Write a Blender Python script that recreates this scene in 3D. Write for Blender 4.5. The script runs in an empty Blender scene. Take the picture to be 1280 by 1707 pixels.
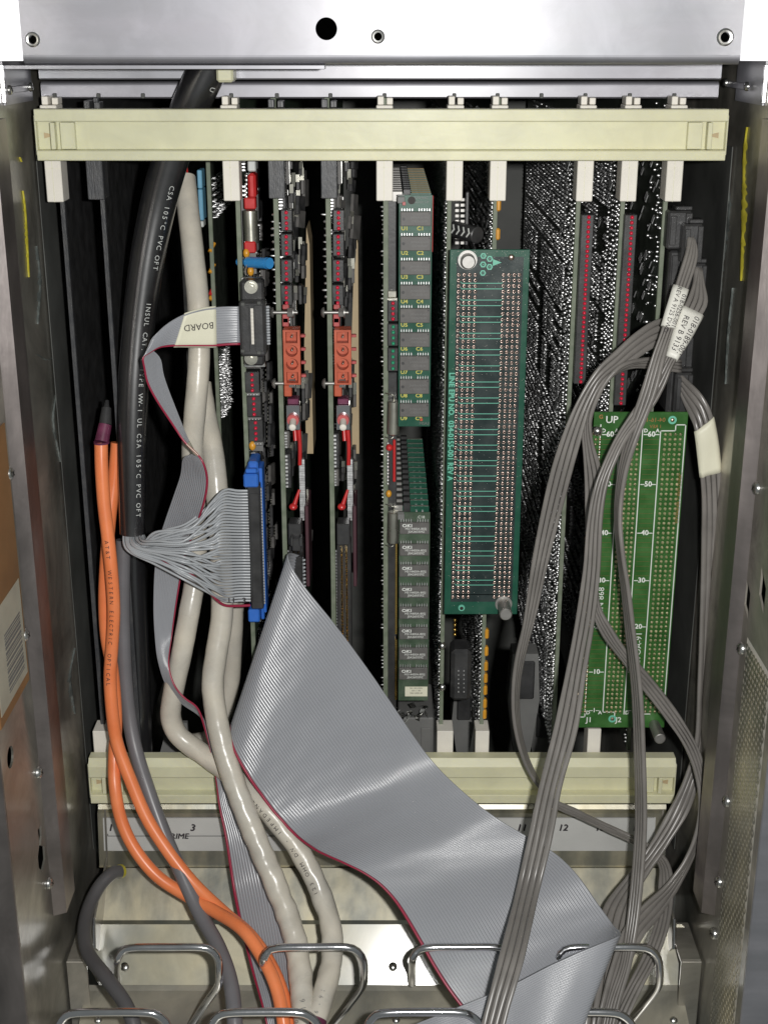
import bpy, math, random
import numpy as np
from mathutils import Vector, Matrix
from mathutils.geometry import tessellate_polygon
random.seed(7); rng = np.random.default_rng(7)
S = bpy.context.scene; COL = S.collection

# ------------------------------------------------------------------ camera, world, flash, exposure
TH = math.radians(19.4); CT, ST = math.cos(TH), math.sin(TH)
F = 2250.0; DC = 0.9276; ZC = 0.60
cd = bpy.data.cameras.new('camera'); cam = bpy.data.objects.new('camera', cd); COL.objects.link(cam)
cam.location = (0, -DC, ZC); cam.rotation_euler = (math.pi/2 - TH, 0, 0)
cd.sensor_fit = 'VERTICAL'; cd.sensor_height = 36.0; cd.lens = F/1707*36; cd.clip_start = .02; cd.clip_end = 50
S.camera = cam
W = bpy.data.worlds.new('World'); S.world = W; W.use_nodes = True
bg = W.node_tree.nodes['Background']; bg.inputs[0].default_value = (.93, 1, .97, 1); bg.inputs[1].default_value = .16
ld = bpy.data.lights.new('camera_flash', 'AREA'); ld.shape = 'RECTANGLE'; ld.size = .026; ld.size_y = .016
ld.energy = 7.0; ld.color = (1, .985, .96)
fl = bpy.data.objects.new('camera_flash', ld); COL.objects.link(fl)
fl.location = (.060, -DC+.01, ZC+.012); fl.rotation_euler = (math.pi/2 - TH*1.0, 0, 0)
S.view_settings.view_transform = 'Standard'; S.view_settings.look = 'None'
S.view_settings.exposure = 0; S.view_settings.gamma = 1

def P(px, py, y):
    """the point of the frontal plane y that the photograph shows at (px, py)"""
    u = px-640.0; v = 853.5-py
    k = (y+DC)/(F*CT+v*ST)
    return Vector((u*k, y, ZC+(v*CT-F*ST)*k))
def PX(px, py, x):
    """the point of the side plane x seen at (px, py)"""
    u = px-640.0; v = 853.5-py; k = x/u
    return Vector((x, (F*CT+v*ST)*k-DC, ZC+(v*CT-F*ST)*k))
def mpp(py, y): return (y+DC)/(F*CT+(853.5-py)*ST)   # metres per pixel

# ------------------------------------------------------------------ materials
def mat(name, col, rough=.5, metal=0., bump=0., bscale=400., var=.12, vscale=60., dust=0., coat=0., crough=.2, spec=.5, rvar=.12, tint=None, stretch=None, mottle=0., mscale=9., sss=0.):
    m = bpy.data.materials.new(name); m.use_nodes = True
    nt = m.node_tree; N = nt.nodes; L = nt.links; b = N['Principled BSDF']
    b.inputs['Metallic'].default_value = metal; b.inputs['Roughness'].default_value = rough
    b.inputs['Specular IOR Level'].default_value = spec; b.inputs['Coat Weight'].default_value = coat; b.inputs['Coat Roughness'].default_value = crough
    tc = N.new('ShaderNodeTexCoord'); src = tc.outputs['Object']
    if stretch:
        mp = N.new('ShaderNodeMapping'); mp.inputs['Scale'].default_value = stretch; L.new(src, mp.inputs[0]); src = mp.outputs[0]
    n = N.new('ShaderNodeTexNoise'); n.inputs['Scale'].default_value = vscale; n.inputs['Detail'].default_value = 5; L.new(src, n.inputs['Vector'])
    r = N.new('ShaderNodeMix'); r.data_type = 'RGBA'
    c1 = [max(0, c*(1-var)) for c in col]; c2 = [min(1, c*(1+var)) for c in (tint or col)]
    r.inputs['A'].default_value = (*c1, 1); r.inputs['B'].default_value = (*c2, 1)
    mr = N.new('ShaderNodeMapRange'); mr.inputs['From Min'].default_value = .3; mr.inputs['From Max'].default_value = .7
    L.new(n.outputs['Fac'], mr.inputs['Value']); L.new(mr.outputs[0], r.inputs['Factor']); out = r.outputs['Result']
    if dust:
        n2 = N.new('ShaderNodeTexNoise'); n2.inputs['Scale'].default_value = vscale*.5+30; n2.inputs['Detail'].default_value = 8; n2.inputs['Roughness'].default_value = .7
        L.new(tc.outputs['Object'], n2.inputs['Vector'])
        q = N.new('ShaderNodeMapRange'); q.inputs['From Min'].default_value = .45; q.inputs['From Max'].default_value = .8; q.inputs['To Max'].default_value = dust
        L.new(n2.outputs['Fac'], q.inputs['Value'])
        d = N.new('ShaderNodeMix'); d.data_type = 'RGBA'; d.inputs['B'].default_value = (.33, .31, .28, 1)
        L.new(q.outputs[0], d.inputs['Factor']); L.new(out, d.inputs['A']); out = d.outputs['Result']
    if mottle:
        n4 = N.new('ShaderNodeTexNoise'); n4.inputs['Scale'].default_value = mscale; n4.inputs['Detail'].default_value = 7; n4.inputs['Roughness'].default_value = .62; n4.inputs['Distortion'].default_value = .8
        L.new(tc.outputs['Object'], n4.inputs['Vector'])
        q4 = N.new('ShaderNodeMapRange'); q4.inputs['From Min'].default_value = .38; q4.inputs['From Max'].default_value = .66; q4.inputs['To Min'].default_value = 1-mottle; q4.inputs['To Max'].default_value = 1.
        L.new(n4.outputs['Fac'], q4.inputs['Value'])
        d4 = N.new('ShaderNodeMix'); d4.data_type = 'RGBA'; d4.blend_type = 'MULTIPLY'; d4.inputs['Factor'].default_value = 1.
        L.new(out, d4.inputs['A']); L.new(q4.outputs[0], d4.inputs['B']); out = d4.outputs['Result']
    if sss: b.inputs['Subsurface Weight'].default_value = sss; b.inputs['Subsurface Radius'].default_value = (1,.9,.5); b.inputs['Subsurface Scale'].default_value = .003
    L.new(out, b.inputs['Base Color'])
    rr = N.new('ShaderNodeMapRange'); rr.inputs['To Min'].default_value = max(.03, rough-rvar); rr.inputs['To Max'].default_value = min(1, rough+rvar)
    L.new(n.outputs['Fac'], rr.inputs['Value']); L.new(rr.outputs[0], b.inputs['Roughness'])
    if bump:
        n3 = N.new('ShaderNodeTexNoise'); n3.inputs['Scale'].default_value = bscale; n3.inputs['Detail'].default_value = 4; L.new(src, n3.inputs['Vector'])
        bp = N.new('ShaderNodeBump'); bp.inputs['Strength'].default_value = bump; bp.inputs['Distance'].default_value = .001
        L.new(n3.outputs['Fac'], bp.inputs['Height']); L.new(bp.outputs[0], b.inputs['Normal'])
    return m
def flat(name, col, rough=.5, metal=0., spec=.5):
    m = bpy.data.materials.new(name); m.use_nodes = True; b = m.node_tree.nodes['Principled BSDF']
    b.inputs['Base Color'].default_value = (*col, 1); b.inputs['Roughness'].default_value = rough; b.inputs['Metallic'].default_value = metal
    b.inputs['Specular IOR Level'].default_value = spec
    return m
M = dict(
 floorm=mat('zinc_floor', (.55,.55,.50), .5, .6, .12, 80, .2, 20, tint=(.62,.58,.46), rvar=.18, dust=.10, mottle=.3, mscale=18, coat=.6, crough=.2),
 dull_label=mat('dull_label', (.46,.43,.34), .5, 0, .02, 200, .12, 40, dust=.2),
 turned=mat('turned_steel', (.42,.41,.39), .5, .9, .05, 300, .1, 100),
 dustm=flat('dust', (.55,.53,.48), .8),
 zinc=mat('zinc_plate', (.38,.39,.42), .62, .92, .14, 160, .16, 34, tint=(.44,.43,.47), rvar=.12, stretch=(.12,1,1), dust=.14, coat=1., crough=.29, mottle=.14, mscale=26),
 zincd=mat('zinc_wall', (.50,.50,.43), .45, .60, .12, 300, .38, 16, dust=.30, tint=(.50,.46,.40), rvar=.22, stretch=(1,1,.45), coat=.6, crough=.20, mottle=.55, mscale=13),
 strip=mat('gasket_steel', (.27,.245,.235), .40, .9, .10, 300, .25, 30, tint=(.34,.30,.29), dust=.15, mottle=.3, mscale=18, stretch=(1,1,.25)),
 tray=mat('yellow_zinc', (.33,.345,.32), .60, .92, .16, 60, .22, 16, tint=(.50,.46,.33), rvar=.16, dust=.12, coat=1., crough=.16, mottle=.25, mscale=20),
 trayb=mat('zinc_slope', (.45,.46,.42), .46, .94, .14, 60, .22, 30, tint=(.60,.55,.40), rvar=.2, dust=.10, coat=.6, crough=.2, stretch=(1.6,1,.25), mottle=.30, mscale=16),
 chrome=mat('bright_wire', (.72,.72,.75), .16, 1., .05, 300, .06, 60, rvar=.06),
 steel=mat('screw_steel', (.66,.66,.64), .28, 1., 0, 1, .1, 200),
 ivory=mat('ivory_plastic', (.73,.73,.53), .40, 0, .08, 250, .06, 16, tint=(.75,.72,.48), spec=.4, dust=.14, stretch=(.3,1,1), mottle=.10, mscale=30, sss=.25),
 white=mat('white_nylon', (.84,.80,.72), .45, 0, .04, 400, .05, 60, spec=.35),
 greyej=mat('dark_nylon', (.055,.057,.062), .42, 0, .3, 900, .3, 90, dust=.2, stretch=(1,1,.2)),
 black=mat('black_plastic', (.040,.040,.041), .38, 0, .08, 600, .3, 80, dust=.05),
 blackm=mat('matt_black_interior', (.085,.088,.082), .60, 0, 0, 1, .3, 20, dust=.03),
 sheath=mat('black_pvc', (.014,.014,.016), .30, 0, .02, 300, .2, 30, dust=.04, spec=1., rvar=.05, coat=1., crough=.20),
 pcb=mat('green_board', (.05,.085,.05), .5, 0, .05, 900, .25, 90, dust=.25),
 pcbedge=mat('board_edge', (.17,.21,.14), .6, 0, .05, 900, .2, 130, tint=(.19,.21,.16)),
 pcbdark=mat('dark_board', (.055,.066,.052), .40, 0, .05, 900, .3, 90),
 board=mat('proto_green', (.012,.085,.052), .33, 0, .03, 900, .12, 60, dust=.07),
 inner=mat('proto_dark_area', (.022,.036,.036), .30, 0, .03, 900, .2, 60, dust=.10),
 board2=mat('extender_green', (.026,.110,.020), .34, 0, .03, 900, .2, 60, tint=(.038,.135,.026), dust=.08),
 trace=flat('trace_green', (.16,.52,.38), .4),
 trace2=flat('copper_trace', (.20,.13,.05), .4, .3),
 white_ink=flat('white_ink', (.78,.80,.76), .6),
 yellow_ink=flat('yellow_ink', (.60,.55,.12), .6),
 copper_ink=flat('copper_ink', (.36,.16,.05), .5),
 black_ink=flat('black_ink', (.03,.025,.03), .6),
 solder=mat('solder', (.88,.88,.88), .42, 1., 0, 1, .1, 300),
 pad=mat('tinned_pad', (.66,.52,.46), .26, 1., 0, 1, .15, 300),
 pad2=mat('tinned_pad_dull', (.62,.52,.36), .3, 1., 0, 1, .2, 300),
 hole=flat('hole_dark', (.02,.015,.012), .6),
 chip=mat('chip_epoxy', (.040,.040,.042), .45, 0, .1, 1500, .25, 150, dust=.18),
 chipg=mat('chip_grey', (.115,.110,.105), .5, 0, .06, 1500, .15, 150, dust=.15),
 gold=mat('gold_pin', (.83,.56,.17), .25, 1., 0, 1, .1, 200),
 led_red=mat('led_red', (.62,.015,.05), .2, 0, 0, 1, .2, 200, coat=.4),
 led_green=mat('led_green', (.03,.33,.17), .25, 0, 0, 1, .2, 200, coat=.4),
 red=mat('red_plastic', (.55,.03,.03), .3, 0, 0, 1, .1, 100),
 pink=mat('red_resin', (.50,.10,.10), .35, 0, 0, 1, .2, 200, dust=.2),
 orange_con=mat('orange_connector', (.52,.10,.045), .42, 0, .05, 900, .12, 150, dust=.1),
 orange=mat('orange_jacket', (.97,.25,.085), .34, 0, .05, 120, .06, 40, tint=(.97,.28,.105), dust=.10, mottle=.08, mscale=40),
 boot=mat('purple_boot', (.14,.03,.07), .4, 0, 0, 1, .3, 120),
 blue=mat('blue_plastic', (.035,.16,.60), .38, 0, .03, 500, .1, 80, dust=.08),
 cyan=mat('light_blue_plastic', (.17,.42,.60), .45, 0, 0, 1, .1, 80),
 beige=mat('beige_jacket', (.66,.63,.56), .28, 0, .6, 60, .08, 30, tint=(.66,.61,.51), dust=.25, mottle=.15, mscale=30, rvar=.08),
 greycab=mat('grey_jacket', (.17,.165,.175), .36, 0, .04, 300, .1, 30),
 darkcab=mat('dark_grey_jacket', (.10,.097,.10), .4, 0, .05, 300, .15, 30),
 ribbon=mat('ribbon_grey', (.315,.325,.35), .26, 0, 0, 1, .03, 20, rvar=.04, spec=.8),
 ribred=flat('ribbon_red', (.33,.025,.06), .35),
 flatcab=mat('flat_cable_grey', (.23,.215,.20), .30, 0, .03, 300, .07, 20, dust=.12, rvar=.06, mottle=.2, mscale=25),
 wire=mat('wire_grey', (.42,.44,.46), .28, 0, 0, 1, .05, 40),
 label=mat('cream_label', (.78,.76,.60), .5, 0, .02, 200, .04, 40),
 labelw=mat('white_label', (.80,.79,.72), .45, 0, .02, 200, .04, 40),
 tan=mat('tan_fibre', (.48,.37,.22), .55, 0, .05, 300, .12, 40),
 maroon=mat('maroon_plastic', (.085,.035,.045), .5, 0, .05, 300, .15, 40),
 can=mat('metal_can', (.55,.54,.47), .3, .9, .05, 200, .12, 60),
 amber=mat('amber_capacitor', (.70,.33,.03), .35, 0, 0, 1, .1, 100),
 bluecap=mat('blue_capacitor', (.04,.27,.62), .3, 0, 0, 1, .05, 80),
 yellow=mat('yellow_adhesive', (.46,.40,.035), .5, 0, .4, 120, .2, 60),
 smear=mat('dusty_smear', (.17,.19,.18), .6, .4, .2, 200, .4, 60),
 sticker=mat('brown_card', (.27,.135,.05), .6, 0, .05, 200, .2, 20),
 plug=mat('grey_plug', (.17,.17,.165), .5, 0, .05, 300, .15, 30, dust=.15),
 plate=mat('silver_label_strip', (.60,.60,.58), .55, .3, .04, 500, .06, 30),
 pale=mat('pale_nylon', (.62,.64,.62), .45, 0, 0, 1, .1, 100),
)

# ------------------------------------------------------------------ mesh builder
class MB:
    def __init__(s): s.v = []; s.f = []; s.m = []; s.sm = []
    def add(s, vs, fs, mi=0, smooth=False):
        o = len(s.v); s.v.extend([tuple(v) for v in vs])
        for f in fs: s.f.append(tuple(i+o for i in f)); s.m.append(mi); s.sm.append(smooth)
        return s
    def box(s, x0, x1, y0, y1, z0, z1, mi=0):
        return s.add([(x,y,z) for x in (x0,x1) for y in (y0,y1) for z in (z0,z1)],
            [(0,1,3,2),(4,6,7,5),(0,4,5,1),(2,3,7,6),(0,2,6,4),(1,5,7,3)], mi)
    def cbox(s, x0, x1, y0, y1, z0, z1, b=.0006, mi=0):
        b = min(b, abs(x1-x0)*.3, abs(y1-y0)*.3, abs(z1-z0)*.3)
        vs = []; idx = {}
        for ix, x in enumerate((x0,x1)):
            for iy, y in enumerate((y0,y1)):
                for iz, z in enumerate((z0,z1)):
                    sx, sy, sz = (1-2*ix)*b, (1-2*iy)*b, (1-2*iz)*b
                    for a, p in enumerate(((x,y+sy,z+sz),(x+sx,y,z+sz),(x+sx,y+sy,z))):
                        idx[(ix,iy,iz,a)] = len(vs); vs.append(p)
        fs = []; g = lambda *k: idx[k]
        for i in (0,1):
            q = [g(i,0,0,0), g(i,1,0,0), g(i,1,1,0), g(i,0,1,0)]; fs.append(q if i else q[::-1])
            q = [g(0,i,0,1), g(1,i,0,1), g(1,i,1,1), g(0,i,1,1)]; fs.append(q[::-1] if i else q)
            q = [g(0,0,i,2), g(1,0,i,2), g(1,1,i,2), g(0,1,i,2)]; fs.append(q if i else q[::-1])
        for i in (0,1):
            for j in (0,1):
                fs.append([g(i,j,0,0),g(i,j,1,0),g(i,j,1,1),g(i,j,0,1)])
                fs.append([g(i,0,j,0),g(i,1,j,0),g(i,1,j,2),g(i,0,j,2)])
                fs.append([g(0,i,j,1),g(1,i,j,1),g(1,i,j,2),g(0,i,j,2)])
        for i in (0,1):
            for j in (0,1):
                for k in (0,1): fs.append([g(i,j,k,0),g(i,j,k,1),g(i,j,k,2)])
        return s.add(vs, fs, mi)
    def cyl(s, a, b, r0, r1=None, n=16, mi=0, caps=True, smooth=True):
        a = Vector(a); b = Vector(b); r1 = r0 if r1 is None else r1
        d = (b-a).normalized(); u = d.orthogonal().normalized(); w = d.cross(u)
        vs = []
        for p, r in ((a,r0),(b,r1)):
            for i in range(n):
                t = 2*math.pi*i/n; vs.append(p+u*(r*math.cos(t))+w*(r*math.sin(t)))
        s.add(vs, [(i,(i+1)%n,n+(i+1)%n,n+i) for i in range(n)], mi, smooth)
        if caps:
            s.add(vs[:n], [tuple(range(n))[::-1]], mi); s.add(vs[n:], [tuple(range(n))], mi)
        return s
    def dome(s, c, d, r, h=None, n=10, k=4, mi=0):
        c = Vector(c); d = Vector(d).normalized(); h = h or r
        u = d.orthogonal().normalized(); w = d.cross(u); vs = []; fs = []
        for j in range(k):
            a = math.pi/2*j/k
            for i in range(n):
                t = 2*math.pi*i/n; vs.append(c+(u*math.cos(t)+w*math.sin(t))*(r*math.cos(a))+d*(h*math.sin(a)))
        vs.append(c+d*h)
        for j in range(k-1):
            for i in range(n): fs.append((j*n+i,j*n+(i+1)%n,(j+1)*n+(i+1)%n,(j+1)*n+i))
        for i in range(n): fs.append(((k-1)*n+i,(k-1)*n+(i+1)%n,k*n))
        return s.add(vs, fs, mi, True)
    def prism(s, prof, x0, x1, mi=0, axis='x'):
        n = len(prof)
        mk = (lambda x,p: (x,p[0],p[1])) if axis == 'x' else ((lambda x,p: (p[0],x,p[1])) if axis == 'y' else (lambda x,p: (p[0],p[1],x)))
        vs = [mk(x0,p) for p in prof]+[mk(x1,p) for p in prof]
        s.add(vs, [(i,(i+1)%n,n+(i+1)%n,n+i) for i in range(n)], mi)
        tri = tessellate_polygon([[Vector((p[0],p[1],0)) for p in prof]])
        return s.add(vs, [tuple(t) for t in tri]+[tuple(i+n for i in t)[::-1] for t in tri], mi)
    def sheet(s, outer, holes, o, U, V, th, mi=0):
        """flat plate with real holes: 2-D loops in the basis o,U,V, thickness th along U x V"""
        o, U, V = Vector(o), Vector(U), Vector(V); Nn = U.cross(V).normalized()*th
        loops = [outer]+holes; pts = [p for l in loops for p in l]; n = len(pts)
        tri = tessellate_polygon([[Vector((p[0],p[1],0)) for p in l] for l in loops])
        vs = [o+U*p[0]+V*p[1] for p in pts]; vs2 = [v+Nn for v in vs]
        s.add(vs+vs2, [tuple(t) for t in tri]+[tuple(i+n for i in t) for t in tri], mi)
        k = 0
        for l in loops:
            m = len(l); s.add(vs[k:k+m]+vs2[k:k+m], [(i,(i+1)%m,m+(i+1)%m,m+i) for i in range(m)], mi); k += m
        return s
    def tube(s, pts, r, n=14, mi=0, caps=True, crease=None):
        K = len(pts); fr = frames(pts); vs = []
        for i, (p, (t, u, w)) in enumerate(zip(pts, fr)):
            r0 = r[i] if hasattr(r,'__len__') else r
            for j in range(n):
                a = 2*math.pi*j/n; ri = r0*(1+crease(i/K,a)) if crease else r0; vs.append(p+u*(ri*math.cos(a))+w*(ri*math.sin(a)))
        fs = [(i*n+j, i*n+(j+1)%n, (i+1)*n+(j+1)%n, (i+1)*n+j) for i in range(K-1) for j in range(n)]
        s.add(vs, fs, mi, True)
        if caps: s.add(vs[:n], [tuple(range(n))[::-1]], mi); s.add(vs[-n:], [tuple(range(n))], mi)
        return s
    def mesh(s, name, mats, org=(0,0,0)):
        me = bpy.data.meshes.new(name); ox, oy, oz = org
        me.from_pydata([(x-ox,y-oy,z-oz) for x,y,z in s.v], [], s.f)
        for m in mats if isinstance(mats, (list,tuple)) else [mats]: me.materials.append(M[m] if isinstance(m, str) else m)
        me.polygons.foreach_set('material_index', s.m); me.polygons.foreach_set('use_smooth', s.sm); me.update()
        return me
def cr(pts, n):
    """Catmull-Rom through the points, n samples at even arc length"""
    p = [Vector(q) for q in pts]; p = [p[0]*2-p[1]]+p+[p[-1]*2-p[-2]]; out = []
    for i in range(1, len(p)-2):
        a, b, c, d = p[i-1:i+3]
        for k in range(14):
            t = k/14; out.append(.5*((2*b)+(c-a)*t+(2*a-5*b+4*c-d)*t*t+(3*b-a-3*c+d)*t**3))
    out.append(p[-2]); A = np.array([tuple(v) for v in out])
    L = np.concatenate([[0], np.cumsum(np.linalg.norm(np.diff(A, axis=0), axis=1))]); q = np.linspace(0, L[-1], n)
    return [Vector((np.interp(t,L,A[:,0]), np.interp(t,L,A[:,1]), np.interp(t,L,A[:,2]))) for t in q]
def frames(pts):
    T = [(pts[min(i+1,len(pts)-1)]-pts[max(i-1,0)]).normalized() for i in range(len(pts))]
    u = T[0].orthogonal().normalized(); out = []
    for t in T:
        u = (u-t*u.dot(t)).normalized(); out.append((t, u, t.cross(u)))
    return out
WP = {}
def tag(o, label, cat, group=None, kind=None):
    o['label'] = label; o['category'] = cat
    if group: o['group'] = group
    if kind: o['kind'] = kind
def thing(name, label, cat, loc=(0,0,0), group=None):
    o = bpy.data.objects.new(name, None); COL.objects.link(o); o.location = loc; o.empty_display_size = .01
    tag(o, label, cat, group); WP[o.name] = Vector(loc); return o
def part(name, mb, mats, parent, kind=None, label=None):
    w = WP[parent.name] if parent else Vector((0,0,0))
    o = bpy.data.objects.new(name, mb.mesh(name, mats, w)); COL.objects.link(o)
    o.parent = parent; WP[o.name] = w
    if kind: o['kind'] = kind
    if label: o['label'] = label
    return o
def inst(name, me, loc, parent, kind=None, rot=None):
    o = bpy.data.objects.new(name, me); COL.objects.link(o); o.parent = parent
    o.location = Vector(loc)-(WP[parent.name] if parent else Vector((0,0,0))); WP[o.name] = Vector(loc)
    if rot: o.rotation_euler = rot
    if kind: o['kind'] = kind
    return o
_fc = {}
def text_geo(s):
    if s not in _fc:
        c = bpy.data.curves.new('t', 'FONT'); c.body = s; c.size = 1; c.align_x = 'CENTER'; c.align_y = 'CENTER'; c.resolution_u = 2
        o = bpy.data.objects.new('t', c); COL.objects.link(o)
        me = o.to_mesh(); vs = [tuple(v.co) for v in me.vertices]; fs = [tuple(p.vertices) for p in me.polygons]
        o.to_mesh_clear(); bpy.data.objects.remove(o); bpy.data.curves.remove(c); _fc[s] = (vs, fs)
    return _fc[s]
def text(mb, s, c, xd, yd, size, sx=1., mi=0, bold=0, it=0.):
    """flat print: letters laid on a surface at c, reading along xd with tops towards yd"""
    vs, fs = text_geo(s); c = Vector(c); xd = Vector(xd).normalized(); yd = Vector(yd).normalized()
    offs = [(0,0)]+([(bold,0),(0,bold)] if bold else [])
    for k, (a, b) in enumerate(offs):
        nz = xd.cross(yd)*(k*.00002)
        mb.add([c+nz+xd*((v[0]+it*v[1])*size*sx+a)+yd*(v[1]*size+b) for v in vs], fs, mi)
def circle(cx, cy, r, n=20): return [(cx+r*math.cos(2*math.pi*i/n), cy+r*math.sin(2*math.pi*i/n)) for i in range(n)]
FX = Vector((1,0,0)); FZ = Vector((0,0,1)); FY = Vector((0,1,0))

# ------------------------------------------------------------------ the cabinet
XW = .236
cab = thing('cabinet', 'bare zinc plated computer cabinet, open at the front, that holds the upright cards', 'cabinet', (0,0,-.2))
def screw(parent, c, d, r=.0042, name='screw'):
    m = MB(); c = Vector(c); d = Vector(d).normalized()
    m.cyl(c, c+d*.0012, r, r*.96, 18); m.dome(c+d*.0012, d, r*.96, r*.45, 18, 4)
    u = d.orthogonal().normalized(); w = d.cross(u); q = c+d*(.0012+r*.45)
    for a, b in ((u,w),(w,u)):
        m.add([q+a*(r*.55*i)+b*(r*.09*j)+d*.0001 for i,j in ((-1,-1),(1,-1),(1,1),(-1,1))], [(0,1,2,3)], 1)
    return part(name, m, ('steel','hole'), parent)
# top panel, its bent lower lip and its holes
YP = -.055
zl = P(640, 92, YP).z; xl = P(36, 60, YP).x; xr = P(1236, 60, YP).x
m = MB()
holes = [[(a,b) for a,b in circle(P(544,48,YP).x, P(544,48,YP).z, .0066, 28)],
         circle(P(630,61,YP).x, P(630,61,YP).z, .0024, 16), circle(P(55,66,YP).x, P(55,66,YP).z, .0026, 16), circle(P(1208,62,YP).x, P(1208,62,YP).z, .0030, 16)]
m.sheet([(xl,zl),(xr,zl),(xr,.80),(xl,.80)], holes, (0,YP+.0012,0), FX, FZ, .0012)
pan = part('top_panel', m, 'zinc', cab)
m = MB(); R = .0055                                # rolled lower edge running back under the panel
arc = [(YP+R-R*math.cos(a), zl-R*math.sin(a)) for a in [math.pi/2*i/7 for i in range(8)]]
prof = arc+[(YP+.03, zl-R), (YP+.03, zl-R+.0012), (YP+R, zl-R+.0012), (YP+.0012, zl)]
m.prism(prof, xl, xr); o = part('lip', m, 'zinc', pan)
for f in o.data.polygons: f.use_smooth = False
m = MB(); a = P(2,103,YP-.002); b = P(541,103,YP-.002)   # strip of sheet showing below the lip on the left
m.cbox(a.x, b.x, YP+.002, YP+.02, zl-R-.0028, zl-R-.0003, .0003); part('backing_strip', m, 'zinc', cab)
for px, py, r in ((630,61,.0024),(55,66,.0026),(1208,62,.0030)):   # pressed collars of the small holes
    c = P(px,py,YP); m = MB(); n = 20
    for (ra, ya), (rb, yb) in (((r*1.75,-.00005),(r*1.4,-.0009)),((r*1.4,-.0009),(r,-.0007)),((r,-.0007),(r,.004))):
        vs = [c+Vector((rr*math.cos(2*math.pi*i/n), yy, rr*math.sin(2*math.pi*i/n))) for rr,yy in ((ra,ya),(rb,yb)) for i in range(n)]
        m.add(vs, [(i,(i+1)%n,n+(i+1)%n,n+i) for i in range(n)], 0, True)
    part('collar', m, 'steel', pan)
for sx in (-1, 1):                                 # outer bends of the panel, angled back towards the room
    m = MB(); x0 = xl if sx < 0 else xr; x1 = x0+sx*.05
    prof = [(x0,YP),(x1,YP+sx*(x0-x1)*.0-.014),(x1,YP-.0128),(x0,YP+.0012)]
    m.prism(prof, zl-R*.6, .80, axis='z'); part('panel_return', m, 'zinc', pan)
# the two bars under the panel
for (p0, p1, y0, nm) in ((104,133,.018,'cross_bar'),(136,164,.026,'cross_bar')):
    m = MB(); z1 = P(640,p0,y0).z+(.004 if p0 == 104 else 0); z0 = P(640,p1,y0).z; h = z1-z0
    x0 = P(66 if p0 == 104 else 70, p1, y0).x; x1 = P(1201 if p0 == 104 else 1196, p1, y0).x
    r = .003; prof = [(y0+.014,z1)]+[(y0+r-r*math.sin(a), z1-r+r*math.cos(a)) for a in [math.pi/2*i/5 for i in range(6)]]
    prof += [(y0,z0+.001),(y0+.001,z0),(y0+.014,z0)]
    m.prism(prof, x0, x1); cb = part(nm, m, 'zinc', cab)
ynot = .0255; me = None
for px in (92,165,239,386,462,551,641,757,829,902,975,1049,1123):     # row of slots along the lower bar's edge
    c = P(px,161,ynot); me = me or MB().cbox(-.0013, .0013, -.0012, .001, -.0012, .0022, .0004).mesh('slot','blackm'); inst('slot', me, c, cb)
# side walls with their real cut-outs
def wall(sx):
    m = MB(); outer = [(-.193,-.30),(.45,-.30),(.45,.80),(-.193,.80)]; hs = []
    if sx < 0:
        q = PX(18,1262,-XW); hs.append(circle(q.y, q.z, .0072, 20))
        a = PX(66,1378,-XW); b = PX(72,1452,-XW)
        hs.append([(a.y-.004,a.z),(a.y+.005,a.z-.002),(a.y+.004,a.z-.010),(a.y-.001,(a.z+b.z)/2+.003),(a.y+.008,(a.z+b.z)/2-.004),(a.y+.007,b.z+.004),(a.y-.002,b.z),(a.y-.010,b.z+.008),(a.y-.010,(a.z+b.z)/2),(a.y-.003,(a.z+b.z)/2+.006)])
    else:
        q = PX(1246,1000,XW); hs.append([(q.y-.004,q.z-.012),(q.y+.008,q.z-.006),(q.y+.008,q.z+.012),(q.y-.004,q.z+.006)])
        q = PX(1267,997,XW); hs.append([(q.y-.009,q.z-.007),(q.y+.004,q.z+.001),(q.y+.004,q.z+.019),(q.y-.009,q.z+.010)])
        a = PX(1245,1062,XW); hs.append([(-.184,P(640,1600,-.184).z-.16),(a.y,P(640,1600,-.184).z-.16),(a.y,a.z),(-.184,a.z)])
        wall.mesh = (-.184, a.y, P(640,1600,-.184).z-.16, a.z)
    m.sheet(outer, hs, (sx*XW,0,0), FY, FZ, .0014 if sx > 0 else -.0014)
    return part('side_wall', m, 'zincd', cab)
wl = wall(-1); wr = wall(1)
ya, yb, za, zb = wall.mesh
zb0 = PX(1200,1520,XW).z
# perforated sheet: hexagonal cells, each with a round hole of its own
m = MB(); pit = .0056; rows = int((zb-za)/(pit*.866)); cols = int((yb-ya)/pit)
for j in range(rows):
    for i in range(cols):
        cy = ya+.001+pit*(i+.5+.5*(j%2)); cz = za+pit*.866*(j+.5)
        if cy > yb-.001: continue
        n = 6; vo = []; vi = []
        for k in range(n):
            a = math.pi/6+math.pi/3*k
            vo.append((XW-.0004, cy+pit/math.sqrt(3)*math.cos(a), cz+pit/math.sqrt(3)*math.sin(a)))
            vi.append((XW-.0004, cy+.00205*math.cos(a), cz+.00205*math.sin(a)))
        vb = [(x+.0005,y,z) for x,y,z in vi]
        m.add(vo+vi+vb, [(k,(k+1)%n,n+(k+1)%n,n+k) for k in range(n)]+[(n+k,n+(k+1)%n,2*n+(k+1)%n,2*n+k) for k in range(n)])
part('perforated_sheet', m, 'trayb', wr, 'stuff')
m = MB(); m.box(XW+.0003, XW+.0007, ya-.002, yb+.002, za-.002, zb+.002); part('hole_light_backing', m, 'white', wr)  # white sheet added behind, standing in for light seen through the holes
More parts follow.
